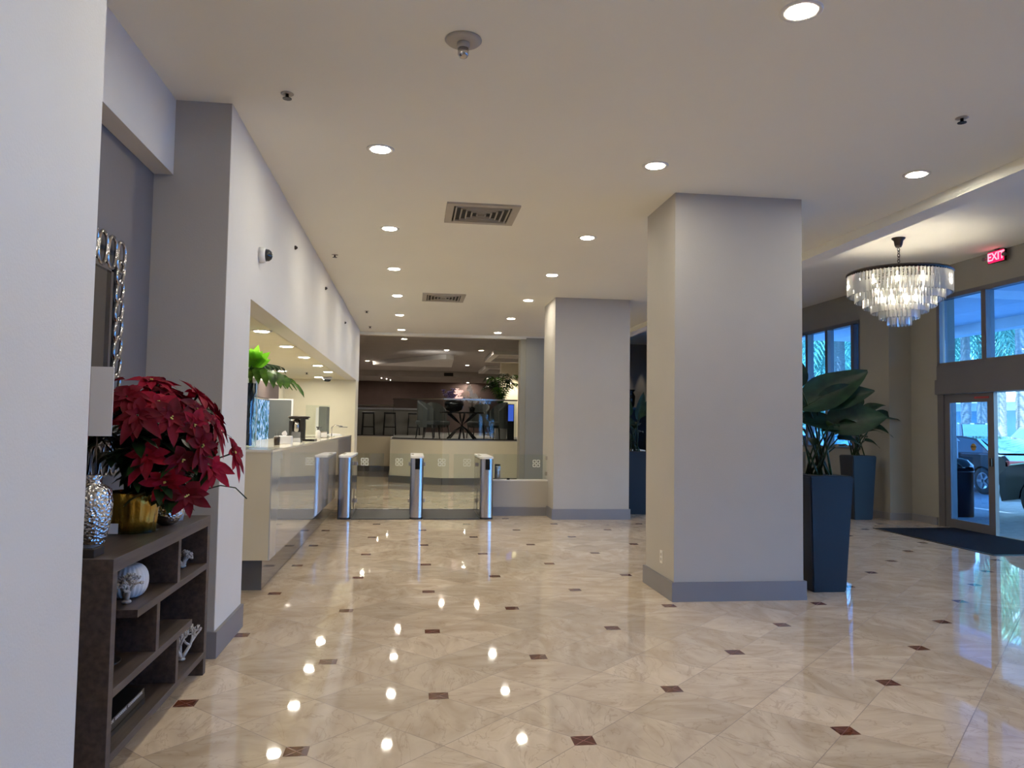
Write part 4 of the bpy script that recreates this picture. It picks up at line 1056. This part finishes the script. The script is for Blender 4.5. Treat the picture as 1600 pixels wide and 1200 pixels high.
t = thing('bar_counter', 'pale topped high counter behind the bar stools', 'counter', (-.9, 27.2, PZ))
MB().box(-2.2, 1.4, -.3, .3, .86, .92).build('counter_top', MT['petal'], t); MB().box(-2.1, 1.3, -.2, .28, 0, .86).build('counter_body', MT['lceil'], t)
t = thing('wall_vent', 'square dark grille high on the lounge ceiling band', 'vent', (1.45, 31.99, 3.44))
MB().box(-.22, .22, -.02, .01, 0, .2).build('grille_frame', MT['vent'], t); MB().box(-.19, .19, -.024, -.02, .03, .17).build('grille', MT['ventdark'], t)

# far area seen between pillars
t = thing('display_ledge', 'dark ledge unit with lit niche above seen between the pillars', 'ledge', (6.9, 23.69, 0))
MB().box(-1.0, 1.2, -.25, .3, 0, 2.05).build('ledge_body', MT['planter'], t); MB().box(-1.02, 1.22, -.28, .3, 2.05, 2.1).build('ledge_top', MT['black'], t)
t = thing('black_vase', 'black patterned vase standing on the far ledge', 'vase', (6.78, 23.6, 2.1))
MB().lathe([(.1, 0), (.14, .1), (.16, .35), (.1, .48), (.17, .56), (.15, .56)], n=24).build('vase_body', MT['blackgloss'], t)
t = thing('display_stand', 'white lidded display stand behind the planter between the pillars', 'stand', (4.35, 15.2, 0))
MB().box(-.3, .25, -.2, .2, 0, 1.0, bev=.01).build('stand_box', MT['whitecer'], t); MB().prism([(-.32, -.22), (.27, -.22), (.27, .22), (-.32, .22)], 1.0, 1.04).build('stand_lid', MT['whitetrim'], t)

# ------------------------------------------------------------------ exterior
g = MB().box(8.5, 90, -60, 110, -.25, -.03)
g.build('driveway', MT['asphalt'], None, 'grey paved driveway outside the entrance', 'driveway', kind='structure')
c = MB(); c.box(8.7, 17.0, -20, 26.5, 4.75, 5.1); c.box(16.6, 17.0, -20, 26.5, 4.45, 4.75)
for y in (4, 10, 16, 22): c.box(8.7, 16.6, y, y+.5, 4.55, 4.75)
c.build('entrance_canopy', MT['concrete'], None, 'pale canopy with beams over the driveway outside', 'canopy', kind='structure')
bld = thing('street_building', 'pale building with shopfronts across the street', 'building', (46, 40, 0))
MB().box(0, 8, -70, 70, -.05, 26).build('facade', MT['concrete'], bld)
for z0, z1 in ((0.3, 3.2), (5.4, 7.4), (9.4, 11.4), (13.4, 15.4)):
    for k in range(30):
        y = -66+k*4.4; MB().box(-.05, .02, y, y+3.2, z0, z1).build('window', MT['extglass'], bld)
MB().box(-1.6, 0, -68, 68, 3.8, 4.3).build('awning', MT['whitetrim'], bld)
def palm(x, y, h, r, label, seed, fl=2.7):
    random.seed(seed); t = thing('palm_tree', label, 'palm tree', (x, y, -.03), 0, 'palm trees outside')
    tr = MB(); prof = []
    n = int(h/.22)
    for k in range(n+1): z = h*k/n; rr = r*(1-.25*k/n)*(1.0 if k % 2 else 1.12); prof.append((rr, z))
    tr.lathe(prof, n=12); tr.build('trunk', MT['trunk'], t)
    f = MB()
    for k in range(24):
        a = 2*PI*k/24*2.4+random.uniform(-.2, .2); up_ = random.uniform(-.5, 1.1)
        pts = [Vector((math.cos(a)*fl*q, math.sin(a)*fl*q, h+up_*fl*q*.8-fl*.95*q*q)) for q in [i/6 for i in range(7)]]
        f.frond(pts, .85, 22, .05, .5)
    f.build('fronds', MT['palm'], t)
def rp(slope, X): return X, X/slope
palms = [(.865, 22, 8.5, .26, 'ringed palm trunk framed by the open doorway'), (.775, 22.6, 7.4, .2, 'slim palm trunk seen through the door glass, left'), (.80, 27, 7.6, .24, 'second slim palm trunk seen through the door glass'),
         (.738, 26, 7.0, .25, 'palm beyond the transom at left of the door'), (.583, 17.6, 6.6, .3, 'shaggy palm trunk centred in the tall windows'), (.545, 24, 6.0, .24, 'palm at the left of the tall windows'),
         (.61, 29, 6.6, .22, 'palm at the right of the tall windows'), (.83, 33, 8.0, .25, 'distant palm over the cars'), (.93, 28, 7.6, .25, 'palm at the far right through the transom'), (.69, 34, 7.4, .22, 'far palm hidden by the pilaster')]
for k, (s_, X_, h, r, lb) in enumerate(palms): palm(X_, X_/s_, h, r, lb, 30+k)
random.seed(5)
hd = MB()
for k in range(3200):
    c_ = Vector((random.uniform(33, 37), random.uniform(52, 80), random.uniform(0, 9.5)))
    a = random.uniform(0, 2*PI); hd.leaf(c_, (math.cos(a), math.sin(a), random.uniform(-.5, .8)), (0, 0, 1), .9, .5, .4, .2, 2)
hd.build('street_shrubbery', MT['hedge'], None, 'pale green shrubs and tree foliage along the street', 'shrubs', kind='stuff')

def car(x, y, rz, paint, label, L_=4.6, W_=1.85, H_=1.45, suv=False):
    t = thing('parked_car', label, 'car', (x, y, -.03), rz)
    h2 = L_/2
    if suv: prof = [(-h2, .45), (-h2, .95), (-h2+.12, 1.05), (h2-1.15, 1.08), (h2-.25, .95), (h2, .75), (h2, .42)]; gh = [(-h2+.12, 1.04), (-h2+.35, H_-.05), (-h2+.8, H_), (.35, H_), (.75, H_-.06), (1.35, 1.06)]
    else: prof = [(-h2, .45), (-h2, .82), (-h2+.2, .98), (-h2+.9, 1.0), (h2-1.3, .96), (h2-.3, .78), (h2, .62), (h2, .4)]; gh = [(-h2+.6, .97), (-h2+1.35, H_-.06), (-h2+1.9, H_), (.2, H_), (.55, H_-.05), (1.35, .94)]
    b = MB(); w2 = W_/2
    lower = [(h2-.05, .24), (-h2+.05, .24)]
    # wheel arch cut-outs
    wr = .36 if suv else .33; wx = (h2-.88, -h2+.85)
    def arch(cx): return [(cx+(wr+.05)*math.cos(a), .32+(wr+.05)*math.sin(a)) for a in [PI*i/8 for i in range(0, 9)]]
    full = prof + [(h2-.05, .24)] + [(p_[0], max(.24, p_[1])) for p_ in arch(wx[0])] + [(p_[0], max(.24, p_[1])) for p_ in arch(wx[1])] + [(-h2+.05, .24)]
    stations = [(-w2, .94), (-w2+.07, 1.0), (w2-.07, 1.0), (w2, .94)]
    rows = []
    for yy, sc in stations: rows.append([b.bm.verts.new((px*(.985 if sc < 1 else 1), yy, (pz-.55)*sc+.55)) for px, pz in full])
    for a_, b_ in zip(rows, rows[1:]):
        for i in range(len(full)): b.bm.faces.new((a_[i], a_[(i+1) % len(full)], b_[(i+1) % len(full)], b_[i]))
    b.bm.faces.new(rows[0]); b.bm.faces.new(rows[-1][::-1])
    bmesh.ops.triangulate(b.bm, faces=[f for f in b.bm.faces if len(f.verts) > 4])
    b.build('body', paint, t)
    c_ = MB(); tw = w2-.22
    def ghrows(zs, wi):
        return [[c_.bm.verts.new((px, sg*(w2-.06-(pz-.95)/(H_-.95)*.22-wi), pz)) for px, pz in gh] for sg in (-1, 1)]
    r = ghrows(None, 0)
    for i in range(len(gh)-1): c_.bm.faces.new((r[0][i], r[0][i+1], r[1][i+1], r[1][i]))
    c_.bm.faces.new(r[0]); c_.bm.faces.new(r[1][::-1]); c_.build('cabin', paint, t)
    zc = (1.0+H_)/2
    def sh(pt, cx_, s=.86): return (cx_+(pt[0]-cx_)*s, zc-.0+(pt[1]-zc)*s*.86)
    cx_ = sum(p_[0] for p_ in gh)/len(gh)
    for sg in (-1, 1):
        w_ = MB(); pts = [sh(p_, cx_, .92) for p_ in gh]
        vs = [w_.bm.verts.new((px, sg*(w2-.06-(pz-.95)/(H_-.95)*.22+.006), pz)) for px, pz in pts]; w_.bm.faces.new(vs); w_.build('side_window', MT['carglass'], t)
        MB().box(cx_-.05, cx_+.02, min(sg*(w2-.2), sg*(w2-.04)), max(sg*(w2-.2), sg*(w2-.04)), 1.0, H_-.1).build('door_pillar', paint, t)
        MB().box(1.0, 1.18, min(sg*w2*.98, sg*(w2+.16)), max(sg*w2*.98, sg*(w2+.16)), .98, 1.12, bev=.02).build('wing_mirror', paint, t)
    w_ = MB(); yy = w2-.3
    a_, b_ = Vector((gh[-1][0]+.01, 0, gh[-1][1]+.03)), Vector((gh[-2][0]+.02, 0, gh[-2][1]-.01))
    w_.bm.faces.new([w_.bm.verts.new(q) for q in ((a_.x, -yy-.08, a_.z), (a_.x, yy+.08, a_.z), (b_.x, yy-.05, b_.z+.005), (b_.x, -yy+.05, b_.z+.005))]); w_.build('windscreen', MT['carglass'], t)
    w_ = MB(); a_, b_ = Vector((gh[0][0]-.01, 0, gh[0][1]+.05)), Vector((gh[1][0]-.02, 0, gh[1][1]))
    w_.bm.faces.new([w_.bm.verts.new(q) for q in ((a_.x, -yy-.05, a_.z), (a_.x, yy+.05, a_.z), (b_.x, yy-.05, b_.z), (b_.x, -yy+.05, b_.z))]); w_.build('rear_window', MT['carglass'], t)
    for wx_ in wx:
        for sg in (-1, 1):
            M_ = Matrix.Translation((wx_, sg*(w2-.1), wr)) @ Matrix.Rotation(-sg*PI/2, 4, 'X')
            wh = MB().lathe([(wr*.62, -.1), (wr*.9, -.11), (wr, -.08), (wr, .08), (wr*.9, .11), (wr*.62, .1)], n=24, M=M_, cap=False).build('wheel', MT['tyre'], t)
            rm = MB().lathe([(wr*.62, .02), (wr*.62, .1), (wr*.55, .085), (wr*.1, .06)], n=24, M=M_)
            for k in range(5):
                a = 2*PI*k/5; rm.box(.04, wr*.6, -.03, .03, .06, .1, M_ @ Matrix.Rotation(a, 4, 'Z'))
            rm.build('rim', MT['rim'], wh)
    for sg in (-1, 1):
        MB().box(h2-.28, h2+.01, min(sg*(w2-.42), sg*(w2-.06)), max(sg*(w2-.42), sg*(w2-.06)), .64, .78, bev=.03).build('headlamp', MT['headl'], t)
        MB().box(-h2-.01, -h2+.12, min(sg*(w2-.5), sg*(w2+.0)), max(sg*(w2-.5), sg*(w2+.0)), .7, .86, bev=.02).build('tail_lamp', MT['tail'], t)
    MB().box(h2-.05, h2+.012, -.45, .45, .42, .62).build('grille', MT['black'], t)
    return t
car(11.8, 10.85, PI/2, MT['cargrey'], 'dark grey vehicle whose front corner shows at the right of the doorway', 4.7, 1.9, 1.7, True)
car(14.9, 19.0, PI/2, MT['carred'], 'dark maroon sedan seen through the door glass and gap', 4.7, 1.85, 1.42)
car(19.6, 21.3, PI/2, MT['carblue'], 'blue silver vehicle behind the sedan in the open gap', 4.8, 1.9, 1.75, True)
car(19.9, 27.2, PI/2, MT['carblack'], 'black tall vehicle parked behind the sedan, left through the glass', 4.9, 1.95, 1.85, True)
car(14.7, 26.2, PI/2, MT['carblack'], 'black sedan parked beyond the tall windows', 4.6, 1.85, 1.42)
t = thing('outdoor_bin', 'black dome topped litter bin outside the door glass', 'bin', (9.9, 13.0, -.03))
MB().lathe([(.24, 0), (.25, .8), (.26, .82)], n=28).build('bin_body', MT['black'], t); MB().lathe([(.26, .82), (.24, .93), (.15, 1.02), (.04, 1.05)], n=28).build('dome_lid', MT['blackgloss'], t)
t = thing('concrete_bollard', 'pale square post outside behind the litter bin', 'post', (10.35, 13.85, -.03))
MB().box(-.12, .12, -.12, .12, 0, 1.35, bev=.02).build('post_body', MT['concrete'], t); MB().frustum(0, 0, .28, .2, 1.35, 1.42).build('post_cap', MT['concrete'], t)

# ------------------------------------------------------------------ lights
def area(name, loc, rot, sx, sy, power, col, portal=False):
    l = bpy.data.lights.new(name, 'AREA'); l.shape = 'RECTANGLE'; l.size = sx; l.size_y = sy; l.energy = power; l.color = col
    o = bpy.data.objects.new(name, l); COL.objects.link(o); o.location = loc; o.rotation_euler = rot
    if portal: l.cycles.is_portal = True
    return o
area('portal_transom', (8.8, 3.7, 3.1), (0, PI/2, 0), 1.1, 15.4, 1, (1, 1, 1), True)
area('portal_store', (8.8, 2.5, 1.05), (0, PI/2, 0), 2.1, 17.6, 1, (1, 1, 1), True)
area('portal_far', (8.8, 16.9, 2.35), (0, PI/2, 0), 2.45, 6.6, 1, (1, 1, 1), True)
def spot(name, loc, power, col, size=1.2, blend=.6, tgt=(0, 0, -1)):
    l = bpy.data.lights.new(name, 'SPOT'); l.energy = power; l.color = col; l.spot_size = size; l.spot_blend = blend; l.shadow_soft_size = .05
    o = bpy.data.objects.new(name, l); COL.objects.link(o); o.location = loc
    o.rotation_euler = Vector(tgt).to_track_quat('-Z', 'Y').to_euler(); return o
spot('lounge_wash', (2.3, 35.3, 3.4), 60, (1, .7, .5), .9, .8, (0, .15, -1))
spot('brick_wash', (-2.4, 29.7, 3.3), 60, (1, .8, .65), 1.2, .7, (0, .15, -1))
spot('cream_wash', (3.3, 25.5, 3.5), 170, (1, .85, .65), 1.4, .7, (0, .15, -1))
spot('cove_glow', (.6, 23.2, 3.0), 12, (1, .95, .88), 2.6, 1, (0, .3, 1))
for x in (6.35, 6.8, 7.25): spot('ledge_wash', (x, 23.75, 3.9), 25, (1, .82, .62), .45, .4, (0, .08, -1))
sun = bpy.data.lights.new('sun', 'SUN'); sun.energy = 20; sun.angle = .02; sun.color = (.5, .78, 1)
so = bpy.data.objects.new('sun', sun); COL.objects.link(so); so.rotation_euler = Vector((.55, .35, -1)).to_track_quat('-Z', 'Y').to_euler()

wd = bpy.data.worlds.new('sky'); S.world = wd; wd.use_nodes = True
nt = wd.node_tree; bg = nt.nodes['Background']
tc = nt.nodes.new('ShaderNodeTexCoord'); sp = nt.nodes.new('ShaderNodeSeparateXYZ'); nt.links.new(tc.outputs['Generated'], sp.inputs[0])
cr = nt.nodes.new('ShaderNodeValToRGB'); nt.links.new(sp.outputs[2], cr.inputs[0])
cr.color_ramp.elements[0].position = 0; cr.color_ramp.elements[0].color = (.36, .72, 1, 1)
cr.color_ramp.elements[1].position = .6; cr.color_ramp.elements[1].color = (.1, .42, 1, 1)
nt.links.new(cr.outputs[0], bg.inputs[0]); bg.inputs[1].default_value = 9

# ------------------------------------------------------------------ camera
F, PIT, YAW, ROL = 1207.0, .0529, .1275, -.0152
cy_, sy_ = math.cos(YAW), math.sin(YAW); cp_, sp_ = math.cos(PIT), math.sin(PIT); cr_, sr_ = math.cos(ROL), math.sin(ROL)
xv = Vector((cy_, -sy_, 0)); yv = Vector((sy_, cy_, 0)); zv = Vector((0, 0, 1))
fw = cp_*yv + sp_*zv; u0 = -sp_*yv + cp_*zv
Rv = cr_*xv - sr_*u0; Uv = sr_*xv + cr_*u0
cd = bpy.data.cameras.new('camera'); cam = bpy.data.objects.new('camera', cd); COL.objects.link(cam)
M = Matrix((Rv, Uv, -fw)).transposed().to_4x4(); M.translation = Vector((0, 0, 1.5)); cam.matrix_world = M
cd.sensor_width = 36; cd.lens = 36*F/1600; cd.clip_start = .05; cd.clip_end = 400
S.camera = cam
S.view_settings.view_transform = 'Standard'
S.view_settings.look = 'None'
S.view_settings.exposure = 0.52
S.view_settings.gamma = 1.13
S.cycles.use_denoising = True
S.cycles.max_bounces = 10; S.cycles.diffuse_bounces = 5; S.cycles.transparent_max_bounces = 24
S.cycles.sample_clamp_indirect = 6
S.cycles.caustics_reflective = False; S.cycles.caustics_refractive = False
